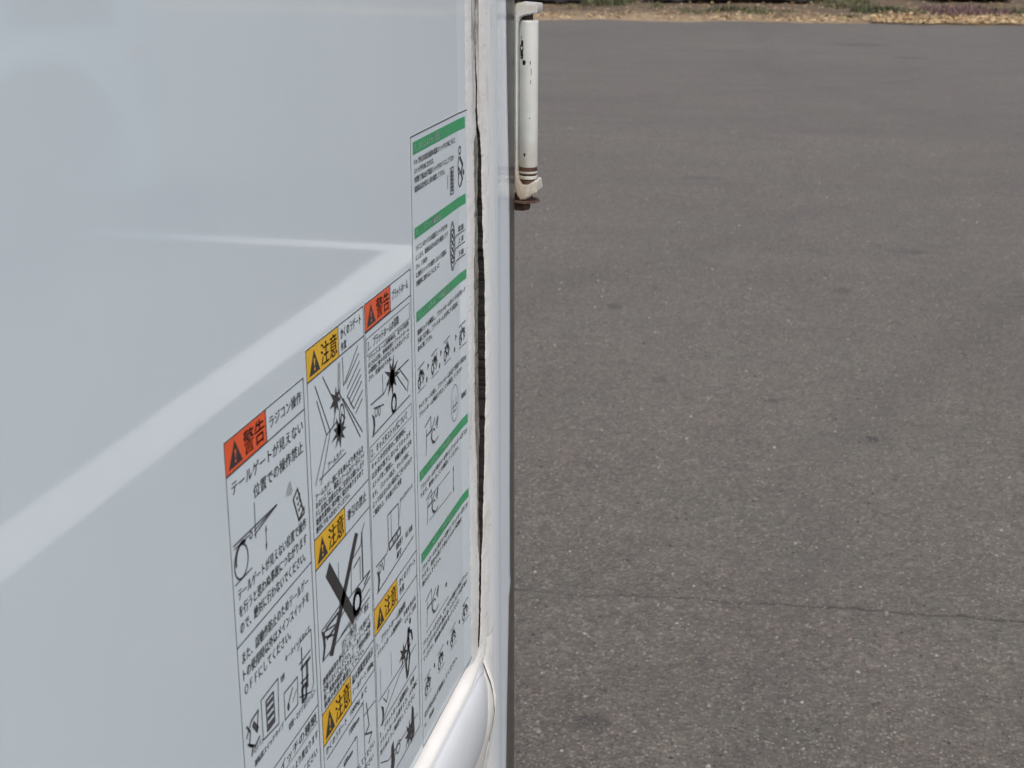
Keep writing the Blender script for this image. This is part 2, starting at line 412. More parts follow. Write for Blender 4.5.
# grass tufts
bm = bmesh.new()
def tuft(bm, x, y, rad, nb, h, mi=0):
    for k in range(nb):
        an = random.uniform(0, 6.283); r_ = rad*math.sqrt(random.random())
        bx_, by_ = x+r_*math.cos(an)*1.9, y+r_*math.sin(an)
        a2 = random.uniform(0, 6.283); hh_ = h*random.uniform(.5, 1.2); lean = random.uniform(.1, .8)*hh_
        wd_ = random.uniform(.004, .009)*1.6
        d = Vector((math.cos(a2), math.sin(a2), 0)); s_ = Vector((-d.y, d.x, 0))*wd_
        p = Vector((bx_, by_, .0)); m_ = p+d*lean*.4+Vector((0, 0, hh_*.65)); t = p+d*lean+Vector((0, 0, hh_))
        va = [bm.verts.new(q) for q in (p-s_, p+s_, m_+s_*.7, m_-s_*.7)]; bm.faces.new(va).material_index = mi
        vb = bm.verts.new(t); bm.faces.new((va[3], va[2], vb)).material_index = mi
for (x, y, r_, nb, h) in ((-4.42, 26.6, .22, 330, .16), (-4.2, 27.1, .14, 150, .12), (-2.6, 25.2, .18, 70, .08), (-2.0, 25.6, .26, 190, .12), (-1.62, 25.1, .16, 110, .09), (-.35, 28.2, .3, 300, .14), (-.15, 27.0, .22, 200, .10), (.28, 26.0, .22, 420, .12), (.55, 26.2, .12, 160, .10), (-.22, 24.6, .16, 170, .06),
                          (.95, 25.9, .2, 140, .08), (2.5, 26.3, .3, 300, .10), (-7.2, 25.2, .5, 300, .12), (4.2, 25.6, .6, 300, .12)):
    tuft(bm, x, y, r_, nb, h)
    for q in range(4): tuft(bm, x+random.gauss(0, .6), y+random.gauss(0, .5), r_*.4, nb//16, h*.6)
tag(link('grass', bm, M['grass']), 'green grass tufts growing through the dry soil beyond the asphalt', 'grass', kind='stuff')
bm = bmesh.new()
for (x, y, r_, nb) in ((1.45, 26.0, .22, 220), (1.75, 25.6, .30, 420), (2.05, 26.0, .22, 260), (1.6, 26.9, .3, 260)):
    tuft(bm, x, y, r_, nb, .10)
tag(link('ground_cover', bm, M['heather']), 'low reddish purple ground cover plants behind the pale straw', 'plants', kind='stuff')

# ================================================================= THE TRUCK BESIDE THE CAMERA
PX = -.270                    # plane of its side panel
YR = 1.1735                   # rear edge
truck = tag(empty('box_truck', (0, 0, 0)), 'white box truck whose glossy side carries the warning labels and a split corner seal', 'truck')
def bend(y):                  # the panel rolls out slightly where it meets the corner
    t = max(0, y-1.003)
    return min(t, .018)*.055
# side panel
bm = bmesh.new()
ys = [-3.6, -2.0, -1, 0, .5, .9, 1.003, 1.008, 1.014, 1.021, 1.030]
zs = [1.069, 1.5, 2.2, 3.05]
gr = [[bm.verts.new((PX+bend(y), y, z)) for y in ys] for z in zs]
for j in range(len(zs)-1):
    for i in range(len(ys)-1): bm.faces.new((gr[j][i], gr[j][i+1], gr[j+1][i+1], gr[j+1][i]))
panel = link('side_panel', bm, M['paint'], truck)
# backing wall, roof, front wall
bm = bmesh.new()
box(bm, -2.29, PX-.016, -3.6, 1.155, .99, 3.05)
link('cargo_box', bm, M['paint'], truck)
bm = bmesh.new()
box(bm, -2.32, PX+.012, -3.62, 1.165, 3.052, 3.11, .012)
link('roof_rail', bm, M['paint'], truck)

# lower rail: cove then rounded nose, rounding off at its rear end
prof = [(-.002, 1.0640), (.0030, 1.0625), (.0072, 1.0600), (.0078, 1.0585)]
for k in range(0, 17):
    an = R(72 - k*162/16)
    prof.append((.0005+.0135*math.cos(an)**.8 if math.cos(an) > 0 else .0005, 1.0185+.0400*math.sin(an)))
prof = [prof[0]] + [p for p in prof if p[0] >= .0004]
prof += [(.0006, .955), (.0006, .930), (-.012, .930)]
bm = bmesh.new()
rows = []
yl = [-3.6, -2, -.5, .5, .8, .92, .965, .98, .99, 1.00, 1.01, 1.02, 1.03, 1.040, 1.048, 1.053, 1.056, 1.058]
for y in yl:
    t = max(0, (y-.965)/.093); k_ = math.sqrt(max(0, 1-t**3.2*.86)) if t > 0 else 1
    zc = 1.0185
    rows.append([bm.verts.new((PX+px*(k_ if px > .0007 else 1), y, z if not (.96 < z < 1.062) or t <= 0 else zc+(z-zc)*((.25+.75*k_) if z > zc else (.72+.28*k_)))) for px, z in prof])
for A, B in zip(rows, rows[1:]):
    for i in range(len(prof)-1): bm.faces.new((A[i], B[i], B[i+1], A[i+1]))
bm.faces.new(rows[-1])
bmesh.ops.recalc_face_normals(bm, faces=bm.faces[:])
link('bottom_rail', bm, M['railpaint'], truck, smooth=True, angle=40)

# cove of white sealant between panel and rail
bm = bmesh.new(); prev = None
for k in range(70):
    y = -3.6+3.6*k/10 if k < 10 else 0+1.062*(k-10)/59
    wv = .0006*noise.noise(Vector((y*30, 0, 0)))
    sec = [(.0001, 1.0715+wv), (.0010, 1.0690+wv), (.0028, 1.0664), (.0056, 1.0640), (.0076, 1.0606+wv), (.0074, 1.0590)]
    t = max(0, min(1, (y-1.005)/.053))
    cur = [bm.verts.new((PX+q*(1-t)+(.0009+.16*q)*t, y, z*(1-t)+(1.052+(z-1.0590)*(1.35))*t)) for q, z in sec]
    if prev:
        for i in range(len(sec)-1): bm.faces.new((prev[i], cur[i], cur[i+1], prev[i+1]))
    prev = cur
bmesh.ops.recalc_face_normals(bm, faces=bm.faces[:])
link('rail_sealant', bm, M['cove'], truck, smooth=True)

# corner post
def yedge(z):
    pts_ = ((.60, 1.150), (.866, 1.1545), (.95, 1.1600), (1.01, 1.1650), (1.063, 1.1690), (1.0690, 1.1755), (1.0800, 1.1720), (1.16, 1.1718), (1.30, 1.1738), (1.42, 1.1710), (1.50, 1.1640), (1.59, 1.1590), (3.2, 1.159))
    for (a_, b_), (c_, d_) in zip(pts_, pts_[1:]):
        if a_ <= z <= c_: return b_+(d_-b_)*(z-a_)/(c_-a_)
    return 1.16
bm = bmesh.new()
zz = [.60, .75, .85] + [.88+.006*k for k in range(125)] + [1.8, 2.2, 2.6, 3.05]
rows = []
for z in zz:
    ye = yedge(z)
    sec = [(1.0852, -.012), (1.0854, .0), (1.088, .0008), (1.094, .0014), (1.104, .0016), (1.114, .0013), (1.124, .0008), (1.129, .0002), (1.134, 0.0), (ye-.012, .0), (ye-.0045, -.0004), (ye-.0015, -.0014), (ye, -.0035), (ye, -.020)]
    rows.append([bm.verts.new((PX+q+.0004*noise.noise(Vector((y*40, z*9, 0)))*(1 if y < 1.12 else .15), y, z)) for y, q in sec])
for A, B in zip(rows, rows[1:]):
    for i in range(len(sec)-1): bm.faces.new((A[i], A[i+1], B[i+1], B[i]))
link('corner_post', bm, M['post'], truck, smooth=True, angle=50)

# split sealant joint: (z, left bead edge, torn face edge, right bead edge)
J = [(1.060, 1.0560, 1.0565, 1.0590), (1.075, 1.0560, 1.0568, 1.0600)]
def W(px, py):
    f_ = 1460; p_ = R(18); y_ = R(12.95); a_ = px-512; b_ = 384-py
    fw = f_*math.cos(p_)+b_*math.sin(p_); up = -f_*math.sin(p_)+b_*math.cos(p_)
    X_ = a_*math.cos(y_)-fw*math.sin(y_); Y_ = a_*math.sin(y_)+fw*math.cos(y_)
    return PX/X_*Y_, 1.65+PX/X_*up
JP = [(655, 478.0, 478.2, 478.4), (640, 477.6, 478.2, 479.4), (610, 478.6, 479.2, 480.3), (580, 478.8, 479.3, 480.8), (560, 479.0, 479.6, 480.9), (548, 478.2, 480.0, 481.4),
      (538, 477.6, 480.4, 481.9), (522, 477.6, 479.6, 481.9), (500, 477.2, 479.2, 482.8), (480, 477.0, 479.3, 483.2), (455, 476.8, 479.6, 483.5), (430, 475.2, 480.2, 484.2), (400, 474.8, 479.2, 484.4), (370, 474.6, 478.9, 484.4),
      (345, 474.6, 478.5, 484.4), (310, 474.3, 478.8, 484.0), (270, 473.9, 479.0, 483.4), (250, 474.5, 478.6, 482.0), (225, 474.7, 478.2, 481.5), (200, 474.6, 478.0, 481.0), (175, 474.2, 478.4, 480.4), (160, 474.0, 478.9, 480.1),
      (150, 473.6, 478.6, 479.6), (140, 473.6, 478.0, 479.2), (133, 475.6, 477.4, 478.7), (128, 475.8, 476.4, 477.6), (110, 475.2, 475.5, 476.6), (90, 475.4, 475.7, 476.7), (70, 474.6, 474.9, 475.9), (55, 474.6, 474.7, 475.2), (0, 474.4, 474.5, 474.9)]
JZ = []
for py, l, g_, r_ in JP:
    a_ = W(l, py); b_ = W(g_, py); c_ = W(r_, py); JZ.append((b_[1], a_[0], b_[0], c_[0]))
JZ.append((3.05, JZ[-1][1], JZ[-1][2], JZ[-1][3]))
JZ.sort()
def jl(z):
    if z <= JZ[0][0]: return JZ[0][1:]
    for A, B in zip(JZ, JZ[1:]):
        if A[0] <= z <= B[0]:
            t = (z-A[0])/(B[0]-A[0]); return tuple(A[i]+(B[i]-A[i])*t for i in (1, 2, 3))
    return JZ[-1][1:]
def jag(z, s, amp):
    return amp*(noise.noise(Vector((z*90, s, 0)))+.6*noise.noise(Vector((z*260, s, 3)))+.4*noise.noise(Vector((z*700, s, 9))))
zs = [1.052+.0011*k for k in range(500)] + [1.62, 1.66, 1.8, 2.2, 3.05]
bl, bt, bv, br = (bmesh.new() for _ in range(4))
pl = pt = pv = pr = None
for z in zs:
    L, G, Rr = jl(z); dense = z < 1.61
    op = min(1, max(0, (Rr-L)/.014))
    if dense:
        L += jag(z, 1, .0012+.0004*op); Rr += jag(z, 5, .0012)+(.0008+jag(z*.35, 41, .0022))*op; G += jag(z, 8, .002*op)
    Rr = max(Rr, L+.0008) if abs(z-1.5) > .06 else max(Rr, L+.0002)
    G -= .0022*op
    G = min(max(G, L+.0002), Rr-.0004)
    l0 = 1.0205+jag(z, 12, .0008)
    La, Ga, Ra = L, G, Rr
    L = L-.0016*op; Rr = Rr+.0016*op
    sec = [(l0, bend(1.02)+.0001), (l0+.0018, .0012), (l0+.007, .0016), (L-.009, .0011), (L-.0015, .0006), (L, .0004), (L+.0001, -.002)]
    sec = [(max(y, l0+.0002*i), q) for i, (y, q) in enumerate(sec)]
    cur = [bl.verts.new((PX+q+.00025*noise.noise(Vector((y*300, z*200, 0))), y, z)) for y, q in sec]
    if pl:
        for i in range(len(sec)-1): bl.faces.new((pl[i], pl[i+1], cur[i+1], cur[i]))
    pl = cur
    cur = [bt.verts.new((PX+q, y, z)) for y, q in ((L-.001, .0001), ((L+G)/2, .0000+jag(z, 20, .0003)), (G, .0), (G+.0003, -.006))]
    if pt:
        for i in range(3): bt.faces.new((pt[i], pt[i+1], cur[i+1], cur[i]))
    pt = cur
    cur = [bv.verts.new((PX+q, y, z)) for y, q in ((L, -.006), (Rr-.0002, -.0061), (Rr+.0003, .0001))]
    if pv:
        for i in range(2): bv.faces.new((pv[i], pv[i+1], cur[i+1], cur[i]))
    pv = cur
    hgt = .0012
    sec = [(Rr+.0004, .0000), (Rr+.0005, .0003), (Rr+.0020, .0005), (Rr+.005, .0009), (1.0820, hgt), (1.0900, hgt)]
    y4 = max(1.0820, Rr+.0085); sec[4] = (y4, hgt); sec[5] = (max(1.0895+jag(z, 30, .001), y4+.004), .0014)
    cur = [br.verts.new((PX+q+(.0003*noise.noise(Vector((y*300, z*160, 5))) if i < 5 else 0), y, z)) for i, (y, q) in enumerate(sec)]
    if pr:
        for i in range(len(sec)-1): br.faces.new((pr[i], pr[i+1], cur[i+1], cur[i]))
    pr = cur
sealant = link('corner_sealant', bl, M['seal'], truck, smooth=True, angle=60)
link('torn_face', bt, M['torn'], sealant)
link('open_joint', bv, M['void'], sealant)
link('outer_bead', br, M['seal'], sealant, smooth=True, angle=60)
# bead running round the end of the bottom rail
bm = bmesh.new()
arc = [(-.2735, 1.066), (-.2690, 1.0530), (-.2650, 1.0420), (-.2612, 1.0310), (-.2585, 1.0180), (-.2580, 1.0050), (-.2598, .990), (-.2630, .975), (-.2660, .960), (-.2690, .945), (-.2700, .92)]
prev = None
for k, (x, z) in enumerate(arc):
    sec = [(1.0572, x-.0015-PX-.002), (1.0580, x-.0006-PX), (1.0620, x-PX+.0002), (1.0680, x-PX-.0010), (1.0760, max(x-PX-.0040, .0024)), (1.0860, .0032), (1.094, .0022)]
    cur = [bm.verts.new((PX+q+.0005*noise.noise(Vector((y*200, z*120, 5))), y+.001*noise.noise(Vector((z*150, 2, 0))), z)) for y, q in sec]
    if prev:
        for i in range(len(sec)-1): bm.faces.new((prev[i], cur[i], cur[i+1], prev[i+1]))
    prev = cur
bmesh.ops.recalc_face_normals(bm, faces=bm.faces[:])
link('rail_end_sealant', bm, M['seal'], sealant, smooth=True)
bm = bmesh.new(); prev = None
for k, (x, z) in enumerate([(-.2745, 1.0700)]+arc[:10]):
    sec = [(1.000, x-.0100), (1.024, x-.0036), (1.042, x-.0008), (1.053, x-.0002), (1.0571, x-.0014)]
    cur = [bm.verts.new((q+.0004*noise.noise(Vector((y*150, z*90, 7))), y, z)) for y, q in sec]
    if prev:
        for i in range(len(sec)-1): bm.faces.new((prev[i], cur[i], cur[i+1], prev[i+1]))
    prev = cur
bmesh.ops.recalc_face_normals(bm, faces=bm.faces[:])
link('rail_end_cap', bm, M['cove'], sealant, smooth=True)
# black gap between rail end and bead
bm = bmesh.new(); prev = None
for k, (x, z) in enumerate(arc[1:-3]):
    cur = [bm.verts.new((x-.0004, 1.0572, z)), bm.verts.new((x-.0004, 1.0592, z)), bm.verts.new((x-.010, 1.0592, z))]
    if prev:
        for i in range(2): bm.faces.new((prev[i], cur[i], cur[i+1], prev[i+1]))
    prev = cur
link('rail_end_gap', bm, M['void'], sealant)

# rear gasket, rear doors
bm = bmesh.new(); rows = []
for z in zz:
    ye = min(yedge(z), 1.172)
    sec = [(1.150, -.0045), (1.180, -.0020), (1.188, -.0013), (1.1905, -.0016), (1.1910, -.020)]
    rows.append([bm.verts.new((PX+q, y, z)) for y, q in sec])
for A, B in zip(rows, rows[1:]):
    for i in range(4): bm.faces.new((A[i], A[i+1], B[i+1], B[i]))
link('door_gasket', bm, M['gasket'], truck, smooth=True)
for (xa, xb) in ((-1.28, PX-.022), (-2.285, -1.29)):
    bm = bmesh.new(); box(bm, xa, xb, 1.157, 1.192, .90, 3.04, .006)
    dr = link('rear_door', bm, M['paint'], truck)
    bm = bmesh.new(); xm = xa+.10 if xa < -2 else xb-.62
    xm = xb-.10 if xa < -2 else xa+.10
    lathe(bm, [(.013, .95), (.013, 3.0)], (xm, 1.215, 0), 'z', 16)
    for z in (1.0, 1.6, 2.2, 2.9): box(bm, xm-.02, xm+.02, 1.192, 1.222, z-.03, z+.03)
    link('lock_bar', bm, M['steel'], dr, smooth=True, angle=40)

# hinge
HY = 1.212
hinge = None
bm = bmesh.new()
# strap: vertical web then arms that turn outwards at top and bottom
web = [(-.2746, 1.5735), (-.2730, 1.5768), (-.2700, 1.5775), (-.2560, 1.5765), (-.2553, 1.5750), (-.2556, 1.5705), (-.2564, 1.5690), (-.2660, 1.5672), (-.2695, 1.5655), (-.2712, 1.5620), (-.2720, 1.5540),
       (-.2724, 1.4560), (-.2721, 1.4400), (-.2708, 1.4310), (-.2680, 1.4275), (-.2630, 1.4275), (-.2575, 1.4310), (-.2556, 1.4300), (-.2546, 1.4225), (-.2556, 1.4208), (-.2650, 1.4150), (-.2695, 1.4142), (-.2725, 1.4185), (-.2746, 1.4260)]
prism(bm, web, 'y', HY-.010, HY+.014)
bmesh.ops.bevel(bm, geom=[e_ for e_ in bm.edges if abs(e_.verts[0].co.y-e_.verts[1].co.y) < 1e-6], offset=.0011, segments=2, affect='EDGES')
hinge = link('hinge_bracket', bm, M['hinge'], truck, smooth=True, angle=35)
bm = bmesh.new()
hx = -.2644
lathe(bm, [(.0010, 1.5636), (.0066, 1.5636), (.0078, 1.5628), (.0080, 1.5615), (.0080, 1.4432), (.0076, 1.4420), (.0010, 1.4420)], (hx, HY, 0), 'z', 40)
link('hinge_barrel', bm, M['hinge'], hinge, smooth=True, angle=50)
bm = bmesh.new()
lathe(bm, [(.0055, 1.4420), (.0055, 1.4240)], (hx, HY, 0), 'z', 24)
for z in (1.4385, 1.4335): lathe(bm, [(.0040, z-.0009), (.0077, z-.0009), (.0080, z), (.0077, z+.0009), (.0040, z+.0009)], (hx, HY, 0), 'z', 32)
lathe(bm, [(.0010, 1.4422), (.0076, 1.4420), (.0076, 1.4395), (.0070, 1.4392), (.0070, 1.4270), (.0010, 1.4265)], (hx, HY, 0), 'z', 32)
link('hinge_pin', bm, M['rust'], hinge, smooth=True, angle=40)
bm = bmesh.new()
for za, zb in ((1.4394, 1.4366), (1.4345, 1.4318)): lathe(bm, [(.003, za), (.0077, za), (.0081, (za+zb)/2), (.0077, zb), (.003, zb)], (hx, HY, 0), 'z', 32)
link('hinge_washer', bm, M['hinge'], hinge, smooth=True, angle=50)
bm = bmesh.new()
# washer hanging below and nut end
lathe(bm, [(.001, 1.4140), (.0125, 1.4135), (.0128, 1.4120), (.001, 1.4112)], (hx-.0030, HY, 0), 'z', 32)
lathe(bm, [(.001, 1.4125), (.0078, 1.4122), (.0080, 1.4070), (.0068, 1.4046), (.001, 1.4042)], (hx-.0060, HY, 0), 'z', 6)
lathe(bm, [(.001, 1.4200), (.0078, 1.4190), (.0080, 1.4130)], (hx-.0040, HY, 0), 'z', 24)
link('hinge_nut', bm, M['rust'], hinge, smooth=True, angle=30)
bm = bmesh.new(); lathe(bm, [(.0045, 1.5620), (.0045, 1.5700)], (hx-.001, HY, 0), 'z', 24)
link('hinge_pin', bm, M['rust'], hinge, smooth=True, angle=30)
# chips where paint has gone: thin flakes of bare dark metal on the barrel
bm = bmesh.new()
def chip(th0, z0, wr, hz, seed):
    c0 = Vector((hx, HY, 0)); vs2 = []
    for k in range(14):
        an = 2*math.pi*k/14; rr = 1+.45*noise.noise(Vector((math.cos(an)*2, math.sin(an)*2, seed)))
        th = th0+wr*rr*math.cos(an); z = z0+hz*rr*math.sin(an)
        vs2.append(bm.verts.new((hx+.00812*math.cos(th), HY+.00812*math.sin(th), z)))
    bm.faces.new(vs2)
vth = math.atan2(-1, .05)     # the side of the barrel that faces the camera
for (dx, py, w_, h_, s_) in ((-.66, 48, .26, .0042, 1), (-.58, 42, .16, .0028, 2), (-.64, 54, .22, .0030, 3), (-.66, 36, .05, .0012, 4), (-.34, 61, .20, .0022, 5), (-.26, 153, .12, .0015, 6), (.32, 61, .04, .0020, 7), (.42, 70, .03, .003, 8), (.38, 80, .03, .002, 9), (.28, 116, .05, .0007, 10)):
    th = vth + dx; z = 1.5649-(py-18)*(1.5649-1.4389)/(170-18)
    chip(th, z, w_, h_, s_)
link('paint_chip', bm, M['void'], hinge)

# ------------------------------------------------ warning labels
def text_mesh(body):
    cu = bpy.data.curves.new('t', 'FONT'); cu.body = body; cu.resolution_u = 2; cu.size = 1
    ob = bpy.data.objects.new('t', cu); COL.objects.link(ob)
    dg = bpy.context.evaluated_depsgraph_get()
    me = bpy.data.meshes.new_from_object(ob.evaluated_get(dg))
    vs_ = [v.co.copy() for v in me.vertices]; fs = [tuple(p.vertices) for p in me.polygons]
    bpy.data.objects.remove(ob); bpy.data.curves.remove(cu); bpy.data.meshes.remove(me)
    return vs_, fs
class Print:
    def __init__(s, lift): s.bm = bmesh.new(); s.lift = lift
    def v(s, y, z): return s.bm.verts.new((PX+s.lift+bend(y/1000), y/1000, z/1000))
    def poly(s, pts):
        try: s.bm.faces.new([s.v(*p) for p in pts])
        except Exception: pass
    def rect(s, y0, y1, z0, z1):
        cuts = [y0]+[c for c in (1003, 1008, 1014, 1021) if y0 < c < y1]+[y1]
        for a_, b_ in zip(cuts, cuts[1:]): s.poly([(a_, z0), (b_, z0), (b_, z1), (a_, z1)])
    def line(s, pts, w_=.5, closed=False):
        if closed: pts = list(pts)+[pts[0]]
        for (a_, b_), (c_, d_) in zip(pts, pts[1:]):
            dx, dy = c_-a_, d_-b_; l_ = math.hypot(dx, dy) or 1; w_2 = w_*(1.25 if w_ < .46 else 1.55); nx, ny = -dy/l_*w_2/2, dx/l_*w_2/2
            ex, ey = dx/l_*w_*.3, dy/l_*w_*.3
            s.poly([(a_-nx-ex, b_-ny-ey), (c_-nx+ex, d_-ny+ey), (c_+nx+ex, d_+ny+ey), (a_+nx-ex, b_+ny-ey)])
    def ell(s, cy, cz, ry, rz, w_=.5, a0=0, a1=360, n_=20):
        s.line([(cy+ry*math.cos(R(a0+(a1-a0)*k/n_)), cz+rz*math.sin(R(a0+(a1-a0)*k/n_))) for k in range(n_+1)], w_)
    def disc(s, cy, cz, ry, rz, n_=16):
        s.poly([(cy+ry*math.cos(2*math.pi*k/n_), cz+rz*math.sin(2*math.pi*k/n_)) for k in range(n_)])
    def burst(s, cy, cz, ry, rz, n_=9, seed=1):
        rn = random.Random(seed); pts = []
        for k in range(2*n_):
            an = math.pi*k/n_+.2; q = (rn.uniform(1.0, 1.5) if k % 2 else rn.uniform(.42, .6))
            pts.append((cy+ry*q*math.cos(an), cz+rz*q*math.sin(an)))
        for k in range(2*n_): s.poly([(cy, cz), pts[k], pts[(k+1) % (2*n_)]])
    def arrow(s, a_, b_, w_=.5, h=2.2):
        s.line([a_, b_], w_); d = Vector((b_[0]-a_[0], b_[1]-a_[1])).normalized(); n_ = Vector((-d.y, d.x)); B = Vector(b_)
        s.poly([tuple(B+d*.3), tuple(B-d*h+n_*h*.4), tuple(B-d*h-n_*h*.4)])
    def text(s, body, y0, y1, z0, z1, bold=0.0):
        vs_, fs = text_mesh(body)
        xs = [v.x for v in vs_]; yy = [v.y for v in vs_]
        x0_, x1_ = min(xs), max(xs); a_, b_ = min(yy), max(yy)
        h = b_-a_
        if h < .55: m_ = (a_+b_)/2; a_, b_ = m_-.42, m_+.42
        for off in ((0,) if not bold else (-bold, bold)):
            nv = [s.v(y0+(v.x-x0_)/(x1_-x0_)*(y1-y0)+off, z0+(v.y-a_)/(b_-a_)*(z1-z0)) for v in vs_]
            for f_ in fs:
                try: s.bm.faces.new([nv[i] for i in f_])
                except Exception: pass
    def done(s, name, mat, parent):
        return link(name, s.bm, mat, parent)
LIFT = .00018
def sheet(y0, y1, z0, z1, label):
    bm = bmesh.new()
    cuts = [y0]+[c for c in (1003, 1008, 1014, 1021) if y0 < c < y1]+[y1]
    T = [bm.verts.new((PX+LIFT+bend(y/1000), y/1000, z1/1000)) for y in cuts]; B = [bm.verts.new((PX+LIFT+bend(y/1000), y/1000, z0/1000)) for y in cuts]
    for i in range(len(cuts)-1): bm.faces.new((B[i], B[i+1], T[i+1], T[i]))
    loop = B+T[::-1]; low = [bm.verts.new((v.co.x-LIFT+.00003, v.co.y, v.co.z)) for v in loop]
    for i in range(len(loop)):
        j = (i+1) % len(loop); bm.faces.new((loop[i], low[i], low[j], loop[j]))
    o = link('warning_label', bm, M['label'], truck); o['label'] = label
    return o
def heading(lab, y0, y1, z0, z1, word, colour):
    p = Print(LIFT+.00010); p.rect(y0, y1, z0, z1); p.done('heading_patch', M[colour], lab)
    p = Print(LIFT+.00020)
    w_ = y1-y0; h = z1-z0
    a_ = (y0+w_*.07, z0+h*.12); b_ = (y0+w_*.40, z0+h*.12); c_ = (y0+w_*.235, z0+h*.88)
    p.poly([a_, b_, c_])
    k0 = y0+w_*.44
    p.text(word, k0, y1-w_*.05, z0+h*.14, z1-h*.12, .28)
    p.line([(y0, z0), (y1, z0)], .5); p.line([(y1, z0), (y1, z1)], .5)
    p.done('heading_text', M['ink'], lab)
    p = Print(LIFT+.00026)
    m_ = y0+w_*.235
    p.poly([(m_-1.0, z0+h*.60), (m_+1.0, z0+h*.60), (m_+.45, z0+h*.36), (m_-.45, z0+h*.36)])
    p.disc(m_, z0+h*.26, .9, .9)
    p.done('exclamation_mark', M[colour], lab)
def lines(p, rows_):
    for body, y0, y1, zt, zb in rows_:
        p.text(body, y0, y1, zb, zt, .17)

# --- label 1
L1 = sheet(582.5, 685.0, 1095, 1417.2, 'leftmost warning label with an orange heading about radio remote operation')
g_ = Print(LIFT+.00014)
g_.line([(582.8, 1095.5), (684.7, 1095.5), (684.7, 1416.9), (582.8, 1416.9)], .55, True)
g_.line([(583, 1399.8), (684.5, 1399.8)], .5)
g_.line([(633, 1399.8), (633, 1416.8)], .4)
g_.line([(583, 1311.6), (684.5, 1311.6)], .5)
g_.line([(583, 1223.5), (684.5, 1223.5)], .5)
g_.line([(585, 1213.5), (683, 1213.5)], .4)
g_.done('ruled_lines', M['line'], L1)
heading(L1, 582.9, 632.6, 1400.0, 1416.6, '警告', 'orange')
p = Print(LIFT+.00016)
lines(p, [('ラジコン操作', 637, 681, 1411.5, 1405), ('テールゲートが見えない', 588, 681, 1395.6, 1388.6), ('位置での操作禁止', 613, 680, 1384.2, 1377.2),
          ('テールゲートが見えない位置で操作', 588, 679.5, 1340.6, 1334.2), ('を行うと思わぬ事故につながります', 588, 679, 1331.6, 1325.2), ('ので、絶対に行わないでください。', 588, 676, 1322.8, 1316.2),
          ('また、誤動作防止のためテールゲー', 588, 678.5, 1306.6, 1300.2), ('トの使用時以外はメインスイッチを', 588, 678.5, 1297.6, 1291.2), ('ＯＦＦにしてください。', 588.5, 650, 1288.8, 1282.8),
          ('運転席スイッチタイプ', 595, 634, 1242.5, 1238.6), ('キースイッチタイプ', 641, 677, 1277.0, 1273.2), ('切替・ＯＦＦポジション', 641, 681, 1236.5, 1232.2), ('「ＯＦＦ」', 594, 606, 1250, 1246), ('切替', 633.5, 639, 1269, 1265),
          ('メインスイッチの種類', 590, 681, 1221.0, 1214.8), ('スイッチの位置は車両により異なります', 590, 682, 1209.5, 1204.0), ('必ず確認してから操作してください', 590, 680, 1199.5, 1194.0),
          ('走行前にはテールゲートを格納し', 590, 680, 1184, 1178), ('ロックを確認してください', 590, 655, 1174, 1168)])
p.done('printed_text', M['ink'], L1)
p = Print(LIFT+.00018)
p.ell(594, 1352.8, 8.2, 8.6, .7); p.ell(596, 1354.0, 8.0, 8.0, 1.1, 60, 190); p.line([(585.5, 1344), (606, 1344)], .5)
p.line([(586, 1364), (641, 1363.2), (611, 1359.2)], .6); p.line([(613, 1375.5), (612.5, 1357)], .5); p.line([(611, 1361.5), (641, 1363.2)], .5)
p.line([(587, 1362), (604, 1362)], .5); p.ell(607, 1361, 1.6, 1.6, .5)
p.arrow((625.2, 1352), (625.6, 1358), .5, 3); p.arrow((625.2, 1352), (624.8, 1345.5), .5, 3)
for k in range(4): p.ell(664, 1360, 4+2.2*k, 3+1.9*k, .45, 110, 165)
p.line([(663, 1357), (669.5, 1360.5), (676, 1346), (669.5, 1342.5)], 1.0, True); p.line([(669.5, 1342.5), (677.5, 1343.5), (677.5, 1347)], .9)
for k in range(3): p.disc(668.5+.9*k, 1355.5-3.6*k, 1.3, .9); p.disc(671.8+.5*k, 1356.5-3.6*k, 1.1, .9)
# switches
p.line([(607, 1270), (630, 1270), (628, 1244.5), (607, 1247.2)], .55, True); p.line([(613, 1266), (623, 1266), (623, 1249), (613, 1249)], .9, True)
for k in range(4): p.line([(614.5, 1263-4*k), (621.5, 1263-4*k)], 1.5)
p.line([(637, 1257.2), (656.5, 1256.5), (655, 1240.5), (636.6, 1241.5)], .55, True); p.disc(642, 1246.5, 1.8, 2.4); p.line([(643, 1249), (649, 1254)], .8); p.line([(648, 1246), (654, 1250)], .5)
p.line([(658.5, 1271), (663, 1274), (679, 1273.6), (679.5, 1240), (676, 1236.5), (658, 1243)], .55); p.line([(662, 1258), (676, 1258)], 1.3); p.line([(664, 1270), (663, 1240)], 1.0); p.line([(660, 1262), (677, 1262)], .6); p.line([(671, 1258), (670, 1243)], 2.0); p.line([(661, 1250), (672, 1249)], .9); p.line([(662, 1246), (668, 1246), (668, 1238), (662, 1238)], 1.6, True)
p.line([(588, 1266), (592, 1261), (590, 1254), (597, 1250), (603, 1252)], .9); p.line([(587, 1260), (594, 1266), (603, 1267), (600, 1256)], .8); p.line([(596, 1263), (601, 1257)], 2.2); p.line([(588, 1256), (594, 1252), (592, 1247)], .8)
p.done('pictogram', M['line'], L1)

